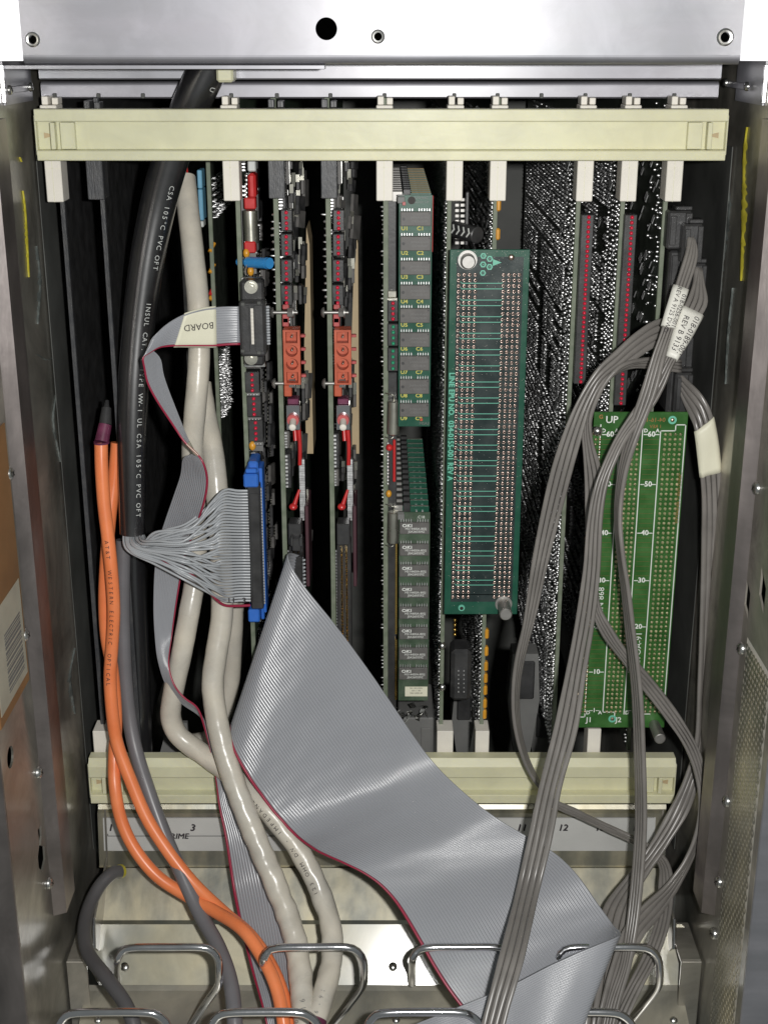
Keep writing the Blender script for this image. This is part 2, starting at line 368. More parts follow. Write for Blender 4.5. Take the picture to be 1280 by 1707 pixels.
# front flanges of the walls
for sx, w in ((-1,wl),(1,wr)):
    m = MB(); x0, x1 = sorted((sx*XW, sx*(XW+.05))); m.cbox(x0, x1, -.1955, -.1935, -.30, .80, .0006); part('front_flange', m, 'strip' if sx < 0 else 'zinc', w)
m = MB(); m.box(XW+.0465, XW+.048, -.19, .45, -.3, .8); m.box(-XW-.048, -XW-.0465, -.19, .45, -.3, .8)
m.box(-.29,.29,.4505,.452,-.3,.8); m.box(-.29,.29,-.0,.45,.797,.799); part('light_block', m, 'blackm', cab)  # unseen black sheets added to keep ambient light out of the cut-outs
m = MB(); m.box(-XW,XW,.405,.41,-.28,.79); part('backplane', m, 'blackm', cab)
# dark liner of the cage itself behind the rails
for sx in (-1,1):
    m = MB(); x = sx*(XW-.001); m.box(min(x,x-sx*.0006), max(x,x-sx*.0006), .012, .40, -.02, .53); part('cage_liner', m, 'blackm', wl if sx < 0 else wr)
# vertical gasket strips with their screws
for sx in (-1,1):
    zt = PX(640+sx*618, 190, sx*XW).z; zb_ = PX(640+sx*540, 1500, sx*XW).z
    y0, y1 = -.113, -.080; xi = sx*(XW-.0085)
    m = MB(); prof = [(sx*XW,y0),(xi,y0+.004),(xi,y1-.002),(xi+sx*.003,y1),(sx*XW,y1)]
    m.prism(prof, zb_, zt, axis='z'); g = part('gasket_strip', m, 'strip', wl if sx < 0 else wr)
    for py, in ((725,),(1010,),(1273,),(1500,)) if sx < 0 else ((750,),(1035,),(1330,),(1497,),(1608,)):
        c = PX(640-565, py, -XW) if sx < 0 else PX(640+560, py, XW)
        screw(g, (sx*(XW-.0002), -.1185, PX(640+sx*570,py,sx*XW).z), (-sx,0,0), .0044)
for sx in (-1,1):                                   # horizontal pins at the top corners, short front tabs
    for px, py in ((15,150),(50,145)) if sx < 0 else ((1210,138),(1246,144)):
        c = PX(px,py,sx*(XW-.0028)); screw(wl if sx < 0 else wr, c, (-sx,0,0), .0030, 'pin')
    a = PX(15,150,-XW) if sx < 0 else PX(1246,144,XW); b = PX(50,145,-XW) if sx < 0 else PX(1210,138,XW)
    m = MB(); x0, x1 = sorted((sx*(XW-.0003), sx*(XW-.0016))); zt_ = P(640,100,YP).z; m.box(x0,x1,YP+.0015,.0155,P(640,176,YP).z,zt_); m.cbox(sx*(XW-.0017) if sx < 0 else sx*(XW-.0026), sx*(XW-.0026) if sx < 0 else sx*(XW-.0017), a.y, b.y, a.z-.002, a.z+.002, .0006); part('corner_plate', m, 'zinc', wl if sx < 0 else wr)
    zt = P(640,108,YP).z; zb_ = P(640,172,YP).z
    m = MB(); x0 = sx*(XW-.0028); x1 = sx*(XW-.0001); m.cbox(min(x0,x1),max(x0,x1), YP-.001, YP+.001, zb_, zt, .0003); part('corner_tab', m, 'chrome', wl if sx < 0 else wr)
# smears of yellow adhesive and of dust on the walls
def smear(pts, sx, wd, name, mt, w):
    m = MB(); K = 46; c = cr([PX(a,b,sx*XW) for a,b in pts], K)
    vs = []; r = random.Random(len(pts)*7+K)
    for i, p in enumerate(c):
        h = wd*(.15+1.1*r.random()**1.6)*(math.sin(math.pi*(i+.5)/K)**.5)
        for dy, dx in ((-h,0),(-h*.3,.0010),(h*.3,.0012),(h,0)): vs.append((sx*(XW-.00015-dx), p.y+dy, p.z))
    m.add(vs, [(4*i+j,4*i+j+1,4*i+j+5,4*i+j+4) for i in range(K-1) for j in range(3)], 0, True); part(name, m, mt, w)
smear([(32,262),(35,270)], -1, .0016, 'adhesive_bead', 'yellow', wl)
smear([(37,318),(41,350),(44,400),(47,462)], -1, .0030, 'adhesive_bead', 'yellow', wl)
for sx_, ps, wd_ in ((1,[(1212,300),(1216,350),(1206,420),(1200,500)],.006),(1,[(1222,480),(1214,560),(1210,640)],.004),(-1,[(60,410),(66,470),(62,540)],.006),(-1,[(96,640),(88,700),(100,770)],.003),(-1,[(124,1080),(116,1130),(124,1190)],.006),(-1,[(60,590),(80,600),(96,585)],.002)):
    smear(ps, sx_, wd_, 'dust_smear', 'smear', wl if sx_ < 0 else wr)
smear([(1246,212),(1241,262),(1240,350),(1236,468)], 1, .0075, 'adhesive_bead', 'yellow', wr)
# brown card with a barcode label on the left wall
m = MB(); a = PX(-30,700,-XW+.001); 
ys0, ys1 = -.19, PX(34,1000,-XW).y; z0, z1 = PX(12,1195,-XW).z, PX(10,700,-XW).z
m.box(-XW+.0004,-XW+.0012, ys0, ys1, z0, z1); cardst = part('brown_card', m, 'sticker', wl)
m = MB(); yl0, yl1 = ys0+.022, ys1-.004; zl0, zl1 = PX(30,1142,-XW).z, PX(20,975,-XW).z
m.box(-XW+.0014,-XW+.0017, yl0-.02, yl1, zl0, zl1)
q = random.Random(3); z = zl0+.006
while z < zl1-.020:
    w = q.choice((.0007,.0012,.002)); m.box(-XW+.0018,-XW+.0019, yl0+.001, yl1-.006, z, z+w, 1); z += w+q.choice((.0009,.0016))
part('barcode_label', m, ('dull_label','plug'), cardst)

# ------------------------------------------------------------------ lower metalwork
tray = thing('cable_tray', 'stepped zinc tray with wire cable guides below the ivory lower rail', 'cable tray', (0,-.05,-.12))
def zy(py, y): return P(640,py,y).z
prA = [(-.001,zy(1336,-.001)),(-.004,zy(1341,-.004)),(-.006,zy(1349,-.006)),(-.009,zy(1356,-.009)),(-.016,zy(1444,-.016)),(-.0175,zy(1446,-.0175))]
def bent(pts, x0, x1, th=.0012): return pts+[(y+th,z-th*.4) for y,z in pts[::-1]]
m = MB(); m.prism(bent(prA,0,0), P(166,1400,-.01).x, P(1108,1400,-.01).x); fa = part('label_plate', m, 'trayb', tray)
prB = [(-.0178,zy(1447,-.0178)),(-.047,zy(1534,-.047)),(-.045,zy(1546,-.045))]
m = MB(); m.prism(bent(prB,0,0), P(172,1500,-.03).x, P(1112,1500,-.03).x); part('sloping_plate', m, 'trayb', tray)
# sloped front sheet with cut corners
yC0, yC1 = -.054, -.0815
zC0, zC1 = zy(1541,yC0), zy(1642,yC1)
o = Vector((0,yC0,zC0)); V = Vector((0,yC1-yC0,zC1-zC0)); lv = V.length; V.normalize()
xa, xb = P(157,1560,yC0).x, P(1142,1560,yC0).x
m = MB(); hs = [circle(P(205,1612,-.08).x, lv*.70, .0032, 14), circle(P(655,1612,-.08).x, lv*.70, .0034, 14)]
m.sheet([(xa+.004,0),(xb-.004,0),(xb,.004),(xb,lv-.012),(xb-.008,lv),(xa+.008,lv),(xa,lv-.012),(xa,.004)], hs, o, FX, V, -.0012)
fc = part('front_sheet', m, 'tray', tray)
zD = zC1-.002
m = MB(); m.prism([(yC1,zC1),(yC1-.004,zD),(-.30,zD-.06),(-.30,zD-.0612),(yC1-.004,zD-.0012),(yC1+.0012,zC1-.0008)], -.225, .225); fd = part('floor_sheet', m, 'floorm', tray)
m = MB(); m.box(-XW,XW,yC0+.004,.40,-.28,-.278); m.box(-XW,XW,.0,.002,-.28,zy(1545,-.04)); part('under_panel', m, 'blackm', tray)
for px, py, y in ((205,1612,-.083),(655,1612,-.083),(167,1668,-.10),(660,1660,-.10),(1120,1660,-.10),(1178,1670,-.11)):
    c = P(px,py,y); 
    if py < 1650: t = (py-1541)/101; c = Vector((c.x, yC0+(yC1-yC0)*t-.0006, zC0+(zC1-zC0)*t))
    else: c = Vector((c.x, c.y-.01, zD-(abs(c.y-.01-yC1))*.29+.001))
    m = MB(); m.dome(c, (0,-.7,.7), .0032, .0022, 14, 4); part('rivet', m, 'steel', tray)
m = MB()                                            # welded dimples on the front sheet
for px in (600,685):
    for k in range(6):
        pass
# side brackets of the tray
for sx in (-1,1):
    f = lambda px,py,y: (P(px,py,y).y, P(px,py,y).z)
    x0 = sx*.2185
    prof = [(-.010,.03),(-.016,zy(1430,-.016)),(-.070,zy(1530,-.07)),(-.076,zy(1580,-.076)),(-.040,zy(1600,-.04)),(.0,zy(1600,0))]
    m = MB(); m.prism(prof, min(x0,x0-sx*.0014), max(x0,x0-sx*.0014)); b = part('side_bracket', m, 'zincd', tray)
    m = MB(); e0 = Vector((x0,-.0705,zy(1530,-.07))); e1 = Vector((x0,-.0765,zy(1580,-.076))); m.cyl(e0,e1,.0016,n=8); part('bracket_edge', m, 'chrome', b)
    z1 = zy(1592,-.09); m = MB()
    m.cbox(min(x0+sx*.001,sx*.2345), max(x0+sx*.001,sx*.2345), -.098, -.0955, z1-.12, z1, .0004)
    m.cbox(min(x0+sx*.001,sx*.2345), max(x0+sx*.001,sx*.2345), -.0953, -.05, z1-.003, z1-.0005, .0004); part('corner_angle', m, 'zincd', tray)
# wire guides
def guide(pts, r=.0027):
    m = MB(); m.tube(cr([P(*p) for p in pts], 70), r, 14); part('wire_guide', m, 'chrome', tray)
def upper(x0, x1, xe, y=-.150):
    guide([(x0-1,1640,-.092),(x0-1,1620,-.105),(x0,1600,y),(x0+6,1587,y),(x0+24,1580,y),((x0+x1)/2,1579,y),(x1-34,1579,y),(x1-14,1584,y),(x1-2,1600,y),(x1,1625,y),(x1-3,1645,y+.003),(x1-22,1672,y+.010),(xe,1712,y+.024),(xe-30,1760,y+.035)])
upper(197,366,318); upper(440,607,552); upper(688,858,812); upper(930,1099,1045)
def lower(x0, x1, y=-.205):
    guide([(x0-3,1765,y+.05),(x0-2,1735,y+.01),(x0+1,1712,y),(x0+8,1698,y),(x0+26,1689,y),((x0+x1)/2,1687,y),(x1-34,1688,y),(x1-14,1694,y),(x1,1710,y),(x1+4,1740,y),(x1-20,1790,y+.02)])
lower(98,280); lower(352,530); lower(612,800); lower(880,1053,-.19)
# printed slot strip: numbers, brackets and the word PRIME
def onA(px, py):
    t = (py-1356)/88; y = -.009-.007*t; p = P(px,py,y); return p+Vector((0,-.0006,0))
ud = (onA(640,1370)-onA(640,1440)).normalized()
m = MB(); p0, p1 = onA(172,1362), onA(1090,1418)
m.add([p0+Vector((0,.0003,0)), Vector((p1.x,p0.y+.0003,p0.z)), Vector((p1.x,p1.y+.0003,p1.z)), Vector((p0.x,p1.y+.0003,p1.z))], [(0,1,2,3)])
strip = part('slot_strip', m, 'plate', fa)
m = MB()
for i in range(1, 15): text(m, str(i), onA(322+(i-3)*68.4 if i < 12 else 938+(i-12)*61.5, 1380), FX+FZ*0, ud, .0078 if i < 12 else .0074, 1.05, bold=.0005, it=.22)
text(m, 'PRIME', onA(296,1394), FX, ud, .0062, 1.1, bold=.0004, it=.22)
def hline(x0, x1, py, th=.0005):
    a, b = onA(x0,py), onA(x1,py); m.add([a-ud*th/2, b-ud*th/2, b+ud*th/2, a+ud*th/2], [(0,1,2,3)])
hline(180,262,1393); hline(313,470,1393); hline(172,1090,1362.5,.0003)
a = onA(180,1393); m.add([a, a+FX*.0005, a+FX*.0005+ud*.002, a+ud*.002], [(0,1,2,3)])
part('lettering', m, 'black_ink', strip)

# ------------------------------------------------------------------ ivory retaining rails
def rail(name, label, pt, pb, xa, xb, up):
    y0, y1 = -.016, -.003
    z1 = P(640,pt,y0).z; z0 = P(640,pb,y0).z; h = z1-z0
    x0 = P(xa,(pt+pb)/2,y0).x; x1 = P(xb,(pt+pb)/2,y0).x
    t = thing(name, label, 'rail', ((x0+x1)/2, y1, z0), None)
    a, b = (.24, .20) if up else (.40, .20)
    c = .0006
    prof = [(y1,z0),(y0+c,z0),(y0,z0+c),(y0,z0+h*b-c),(y0+c,z0+h*b),(y0+.0075,z0+h*b+.0004),(y0+.0075,z1-h*a-.0004),(y0+c,z1-h*a),(y0,z1-h*a+c),(y0,z1-(c if up else h*.15)),(y0+(c if up else .004),z1),(y1,z1)]
    m = MB(); m.prism(prof, x0+.0012, x1-.0012); body = part('rail_body', m, 'ivory', t)
    zi0, zi1 = z0+h*b+.0006, z1-h*a-.0006
    for s, xe in ((1,x0),(-1,x1)):
        for off, w, dep in ((.0105,.0030,.0068),(.0165,.0095,.0045)):
            m = MB(); q0 = xe+s*off; q1 = xe+s*(off+w)
            m.cbox(min(q0,q1), max(q0,q1), y0+.0075-dep, y0+.0080, zi0, zi1, .0004); part('end_rib', m, 'ivory', t)
        m = MB(); q0 = xe+s*.0002; q1 = xe+s*.0012; m.cbox(min(q0,q1), max(q0,q1), y0+.002, y1, z0+h*.10, z1-h*.12, .0003); part('end_cap', m, 'ivory', t)
        m = MB(); q0 = xe+s*.0050; q1 = xe+s*.0095; zc = (zi0+zi1)/2; m.prism([(q0,zc+.0018),(q1,zc+.0008),(q1,zc-.0008),(q0,zc-.0018)], y0+.0068, y0+.0076, axis='y'); part('end_catch', m, 'tan', t)
    return t
rail('retaining_rail', 'long ivory plastic rail across the top of the cards', 182, 268, 57, 1214, True)
rail('retaining_rail', 'yellowed ivory plastic rail along the foot of the cards, crossed by cables', 1268, 1340, 147, 1127, False)

# ------------------------------------------------------------------ circuit cards
YF = .012                                            # plane of the cards' front edges
ZT = P(640,163,YF).z; ZB = P(640,1250,YF).z
def led_mesh():
    m = MB(); m.dome((0,0,0), (0,-1,0), .00135, .0019, 10, 4); m.cyl((0,0,0),(0,.001,0),.00135,n=10); return m
LEDR = led_mesh().mesh('led', 'led_red'); LEDG = led_mesh().mesh('led', 'led_green')
def chip_mesh(w, h, t, n, mt='chip', side=1):
    """a chip on a card's face: w deep (y), h tall (z), t proud (x), n pins on its two upright sides"""
    m = MB(); s = side
    x = sorted((s*.0008, s*(.0008+t))); m.cbox(x[0], x[1], -w/2, w/2, -h/2, h/2, .0004)
    pw = h/(n*2.1)
    for i in range(n):
        z = -h/2+h*(i+.5)/n
        for d in (-1,1):
            x = sorted((0, s*(.0008+t*.55))); y = sorted((d*w/2, d*(w/2+.0011)))
            m.box(x[0], x[1], y[0], y[1], z-pw/2, z+pw/2, 1)
    return m.mesh('chip', (mt,'solder'))
CH = {}
for s in (1,-1):
    CH[s] = [chip_mesh(.010,.020,.0042,8,'chip',s), chip_mesh(.016,.026,.0045,9,'chip',s), chip_mesh(.020,.020,.0050,9,'chip',s), chip_mesh(.009,.013,.0038,6,'chipg',s)]
def card(px, label, zt=ZT, zb=ZB, y0=YF, y1=.36, th=.0018, mt='pcb', name='circuit_card', group='upright cards in the cage', px_at=340):
    x = P(px, px_at, y0).x
    t = thing(name, label, 'circuit card', (x, y0, zb), group); t['_x'] = x
    m = MB(); m.box(x, x+th, y0+.0004, y1, zb, zt); b = part('board', m, mt, t)
    m = MB(); m.cbox(x-.0001, x+th+.0012, y0-.0003, y0+.0035, zb, zt, .0003); part('board_edge', m, 'pcbedge' if mt != 'blackm' and mt != 'black' else 'greyej', t)
    t.pop('_x') if False else None
    return t, x
def ejector(t, px, top=True, mt='white', p0=None, p1=None, w=27):
    y0, y1 = .0005, .019
    p0 = p0 or (161 if top else 1220); p1 = p1 or (335 if top else 1285)
    c = P(px, p1 if top else p0, y0).x; hw = w/2*mpp(p1 if top else p0, y0)
    z0 = P(px,p1,y0).z; z1 = P(px,p0,y0).z; m = MB()
    if top:
        zs = z1-.0055; m.cbox(c-hw, c+hw, y0, y1, z0, zs, .0005)
        m.cbox(c-hw*.85, c-hw*.1, y0+.003, y1, zs+.0002, z1, .0004); m.cbox(c+hw*.25, c+hw, y0+.006, y1, zs+.0002, z1-.001, .0004)
        m.box(c-hw*.08-.00025, c-hw*.08+.00025, y0-.0001, y0+.001, z0, zs-.0005, 1)
        zz = z0+.022; m.box(c-hw*.98, c+hw*.98, y0-.0001, y0+.0008, zz, zz+.0002, 1)
    else: m.cbox(c-hw, c+hw, y0, y1, z0, z1, .0005)
    return part('card_ejector', m, (mt, 'label' if mt == 'white' else 'black'), t)
def led_block(t, x0, x1, pxtop, n, pytop, pybot, mesh, yf=.0105, dot=None, mt='black', tilt=0):
    """a black block of little lamps on the card's front edge; x0..x1 in pixels at pytop"""
    a = P(x0,pytop,yf); b = P(x1,pytop,yf); z0 = P(x0,pybot,yf).z
    m = MB(); m.cbox(a.x, b.x, yf, yf+.012, z0, a.z, .0005); o = part('led_block', m, mt, t)
    cx = a.x+(b.x-a.x)*(dot if dot is not None else .5)
    for i in range(n):
        z = a.z+(z0-a.z)*(i+.5)/n; inst('led', mesh, (cx, yf-.0002, z), o)
    return o
def pins(x, side, y0, y1, z0, z1, pitch=.00254, zp=None, var=1., keep=None, h=.0022, r=.00075, seed=1, jit=.25):
    """a field of clipped solder joints standing on a card's back; returns one joined mesh builder"""
    R_ = np.random.default_rng(seed); ys = np.arange(y0,y1,pitch); zs = np.arange(z0,z1,zp or pitch)
    Y, Z = np.meshgrid(ys, zs); Y = Y.ravel(); Z = Z.ravel()
    k = keep(Y,Z,R_) if keep is not None else np.ones(len(Y),bool); Y, Z = Y[k], Z[k]; n = len(Y)
    Y = Y+R_.normal(0,pitch*.03,n); Z = Z+R_.normal(0,pitch*.03,n)
    hh = h*(1-.5*var+var*R_.random(n)); ly = R_.normal(0,jit,n)*h; lz = R_.normal(0,jit,n)*h; k5 = 6
    a = 2*np.pi*np.arange(k5)/k5
    rg = r*(.75+.5*R_.random(n)); V = np.zeros((n,3*k5+1,3))
    for j, (fh, fr_) in enumerate(((0.,1.1),(.50,.90),(.82,.58))):
        V[:,j*k5:(j+1)*k5,0] = x+side*hh[:,None]*fh; V[:,j*k5:(j+1)*k5,1] = Y[:,None]+ly[:,None]*fh+rg[:,None]*fr_*np.cos(a); V[:,j*k5:(j+1)*k5,2] = Z[:,None]+lz[:,None]*fh+rg[:,None]*fr_*np.sin(a)
    V[:,3*k5,0] = x+side*hh; V[:,3*k5,1] = Y+ly; V[:,3*k5,2] = Z+lz
    fs = [(j*k5+i,j*k5+(i+1)%k5,(j+1)*k5+(i+1)%k5,(j+1)*k5+i) for j in range(2) for i in range(k5)]; ft = [(2*k5+i,2*k5+(i+1)%k5,3*k5) for i in range(k5)]
    m = MB(); base = (np.arange(n)*(3*k5+1))
    m.v = [tuple(v) for v in V.reshape(-1,3).tolist()]
    q = (base[:,None,None]+np.array(fs)).reshape(-1,4).tolist(); tr = (base[:,None,None]+np.array(ft)).reshape(-1,3).tolist()
    m.f = q+tr; m.m = [0]*len(m.f); m.sm = [True]*len(m.f); return m
def footprints(dens, y0, z0, py, pz, sparse=False):
    """soldering pattern: bands of joint rows running back from the edge, upright columns and full grids"""
    def keep(Y, Z, R_):
        ky = np.rint((Y-y0)/py).astype(int); kz = np.rint((Z-z0)/pz).astype(int); rnd = R_.random(len(Y))
        B = R_.integers(0,100,400); band = B[kz//12]; seg = R_.integers(0,100,(200,400))[ky//7, kz//12]
        rows = np.isin(kz%4,(0,1))&(ky%7 < 6); rows2 = (kz%2 == 0)&(ky%8 < 7); full = (ky%7 < 6)&(kz%12 < 11); cols = np.isin(ky%5,(0,1,3))&(kz%9 < 8)
        k = np.where(band < 30, rows, np.where(band < 52, rows2, np.where(band < 80, full, cols))); k = np.where(seg < 10, False, np.where(seg > 84, full, k))
        k = k & (ky > 8)
        if sparse: k = k&(seg < 24)&(rnd < .6)
        return k & (rnd < dens)
    return keep
zv = lambda py, y=YF: P(640,py,y).z

# two plain black cards at the far left
t, x = card(101, 'plain black card at the far left with a white top ejector', mt='black'); ejector(t, 93, p1=337); 
t, x = card(168, 'plain black card with a dark grey top ejector and a white foot ejector', mt='black'); ejector(t, 161, mt='greyej', p0=168, p1=333, w=27); ejector(t, 168, False, p0=1219)
def edge_strip(t, px, th):
    pass
# recessed card with the light blue header behind the pale round cables
t, x = card(346, 'recessed dark card with a light blue header behind the pale round cable', y0=.075, mt='pcbdark', px_at=330)
m = MB(); a = P(329,283,.07); b = P(341,376,.07)
for p0, p1 in ((283,314),(315,367)): m.cbox(a.x, b.x, .068, .085, P(0,p1,.07).z, P(0,p0,.07).z, .0006)
part('header', m, 'cyan', t)
m = MB(); a = P(331,367,.07); m.cbox(a.x, a.x+.004, .0675, .08, P(0,378,.07).z, a.z-.0005, .0005); part('header_key', m, 'pale', t)
m = pins(x+.0018, 1, .09, .14, P(0,690,.1).z, P(0,590,.1).z, .0026, h=.0035, r=.0009, seed=5); part('pin_grid', m, 'solder', t, 'stuff')
m = pins(x+.0018, 1, .09, .20, P(0,360,.1).z, P(0,290,.1).z, .0040, h=.0030, r=.0007, seed=6); part('pin_grid', m, 'solder', t, 'stuff')
for i, (py, c) in enumerate(((455,'amber'),(492,'red'),(500,'amber'),(420,'amber'))):
    m = MB(); q = P(350,py,.075); m.cyl(q, q+Vector((.003,.004,.006)), .0016, n=8); part('wire_end', m, c, t)

# three component cards facing right
def chip_field(t, x, cols, ytop, ybot, seed, mtpick=(0,1,2,3), y00=.030, dy=.028):
    r = random.Random(seed)
    for c in range(cols):
        z = zv(ytop); zend = zv(ybot)
        while z > zend+.03:
            k = r.choice(mtpick); h = (.020,.026,.020,.013)[k]
            inst('chip', CH[1][k], (x+.0018, y00+c*dy+r.uniform(-.003,.003), z-h/2), t)
            z -= h+r.choice((.003,.005,.008))
# --- card with the two ribbon connectors
tD, xD = card(393, 'card with a silver can and the blue header that takes the fanned grey wires', th=.0020)
ejector(tD, 387); chip_field(tD, xD, 4, 215, 1230, 11, y00=.050, dy=.030)
for i, (p0, p1) in enumerate(((620,655),(660,695),(700,736))): led_block(tD, 408+i*3, 432+i*3, 0, 4, p0, p1, LEDR)
m = MB(); a = P(400,272,.016); m.cbox(P(405,0,.016).x, P(427,272,.016).x, .012, .03, zv(286), zv(268), .0008); part('nylon_block', m, 'pale', tD)
m = MB(); a = P(412,289,.012); m.cbox(P(413,289,.012).x, P(426,289,.012).x, .011, .028, zv(331), zv(289), .0022)
for i in range(6): m.dome(P(411,293+i*7,.012), (-1,-.6,0), .0011, n=8, k=3, mi=1)
part('red_switch', m, ('red','solder'), tD)
m = MB(); c0 = P(417,351,.020); c1 = P(419,405,.020); m.cyl(c0, c1, .0052, n=20); m.cyl(c0, c0+Vector((0,0,.0008)), .0046, .003, 20); m.cyl(c1+Vector((0,0,-.0008)), c1, .003, .0046, 20)
cap = part('silver_can', m, 'can', tD)
for py, c in ((338,'red'),(411,'red')):
    m = MB(); q = P(420,py,.018); m.cbox(q.x-.005, q.x+.003, .014, .024, q.z-.004, q.z+.004, .0008); part('red_block', m, c, tD)
for px, py in ((411,422),(418,452)):
    m = MB(); q = P(px,py,.015); m.dome(q, (0,0,1), .0024, .0034, 10, 4); m.dome(q, (0,0,-1), .0024, .0034, 10, 4); m.cyl(q+Vector((0,0,.003)), q+Vector((-.001,0,.008)), .0004, n=6, mi=1); part('bead_capacitor', m, ('amber','solder'), tD)
m = MB(); a = P(413,437,.014); b = P(450,439,.000)
m.cyl(a, b, .0038, n=18); m.cyl(a+(b-a)*.86, a+(b-a)*.88, .00395, n=18); part('blue_can', m, 'bluecap', tD)
m = MB(); q = P(400,437,.018); m.dome(q, (0,-1,0), .0030, .0030, 12, 4); part('blue_bead', m, 'bluecap', tD)
for py, px in ((446,414),):
    m = MB(); m.tube(cr([P(px-4,430,.012), P(px-2,440,.010), P(px-6,452,.012), P(px-4,458,.013)], 14), .0005, 6); part('lead', m, 'solder', tD)
m = MB(); q = P(421,743,.013); m.dome(q, (0,0,1), .0026, .0036, 10, 4); m.dome(q, (0,0,-1), .0026, .0036, 10, 4); part('bead_capacitor', m, 'amber', tD)
for i in range(3):                                    # little resistor networks between the lamp blocks
    m = MB(); q = P(410+i*3,657+i*41,.012); m.cbox(q.x, q.x+.010, .012, .022, q.z-.0016, q.z+.0010, .0003)
    for k in range(4): m.cyl((q.x+.0015+k*.0022,.0115,q.z-.0003),(q.x+.0015+k*.0022,.0118,q.z-.0003),.0004,n=6,mi=1)
    part('resistor_pack', m, ('plug','solder'), tD)
m = MB(); m.box(xD+.0022, xD+.0125, .0245, .0255, zv(760), zv(618)); m.box(xD+.0022, xD+.0115, .0265, .0275, zv(462), zv(335)); part('dusty_backing', m, 'plug', tD)
rq = random.Random(91)
for k in range(44):
    z = zv(rq.uniform(440,1040)); ox = rq.uniform(.006,.015); yy = .034+ox*1.2+rq.uniform(0,.03); hh = rq.uniform(.004,.009); tl = rq.uniform(-.3,.3)
    m = MB(); m.cbox(-.0012, .0012, 0, rq.uniform(.006,.014), -hh, hh, .0004)
    for u in range(5): m.box(-.0019, -.0013, -.0005, .001, -hh+hh*2*(u+.2)/5, -hh+hh*2*(u+.6)/5, 1)
    inst('flat_package', m.mesh('flat_package', ('chipg' if rq.random() < .6 else 'chip','can')), (xD+.002+ox, yy, z), tD, rot=(tl*.4,0,tl))
# D-shaped socket plate behind the hooded connector
m = MB(); a = P(402,462,.010); b = P(443,612,.010); m.cbox(a.x, b.x, .0095, .0110, b.z, a.z, .0004); part('socket_plate', m, 'steel', tD)
# blue latched header
hd = []
m = MB(); a = P(421,800,.006); b = P(432,1018,.006)
m.cbox(P(428,800,.006).x+.0005, P(434,800,.006).x+.002, .002, .020, b.z, a.z+.010, .0006)
hdr = part('header_shell', m, 'blue', tD)
for (p0,p1,xa,xb) in ((772,800,412,434),):
    m = MB(); A = P(xa,p0,.0); B = P(xb,p1,.0)
    m.cbox(A.x+.001, B.x-.001, -.004, .018, P(0,789,0).z, P(0,767,0).z, .0012); m.cbox(A.x-.002, A.x+.0085, -.010, .004, P(0,813,-.01).z, P(0,791,-.01).z, .0010)
    m.cbox(A.x-.0005, A.x+.0075, -.009, .004, P(0,791,-.01).z+.0003, P(0,783,-.01).z, .0008); part('latch', m, 'blue', tD)
m = MB(); A = P(415,1017,0.); B = P(441,1036,0.)
m.cbox(A.x, A.x+.0085, -.006, .012, P(0,1037,-.005).z, P(0,1016,-.005).z, .0010); m.cbox(A.x+.0088, B.x, .001, .014, P(0,1034,0).z, P(0,1000,0).z, .0008); part('latch', m, 'blue', tD)

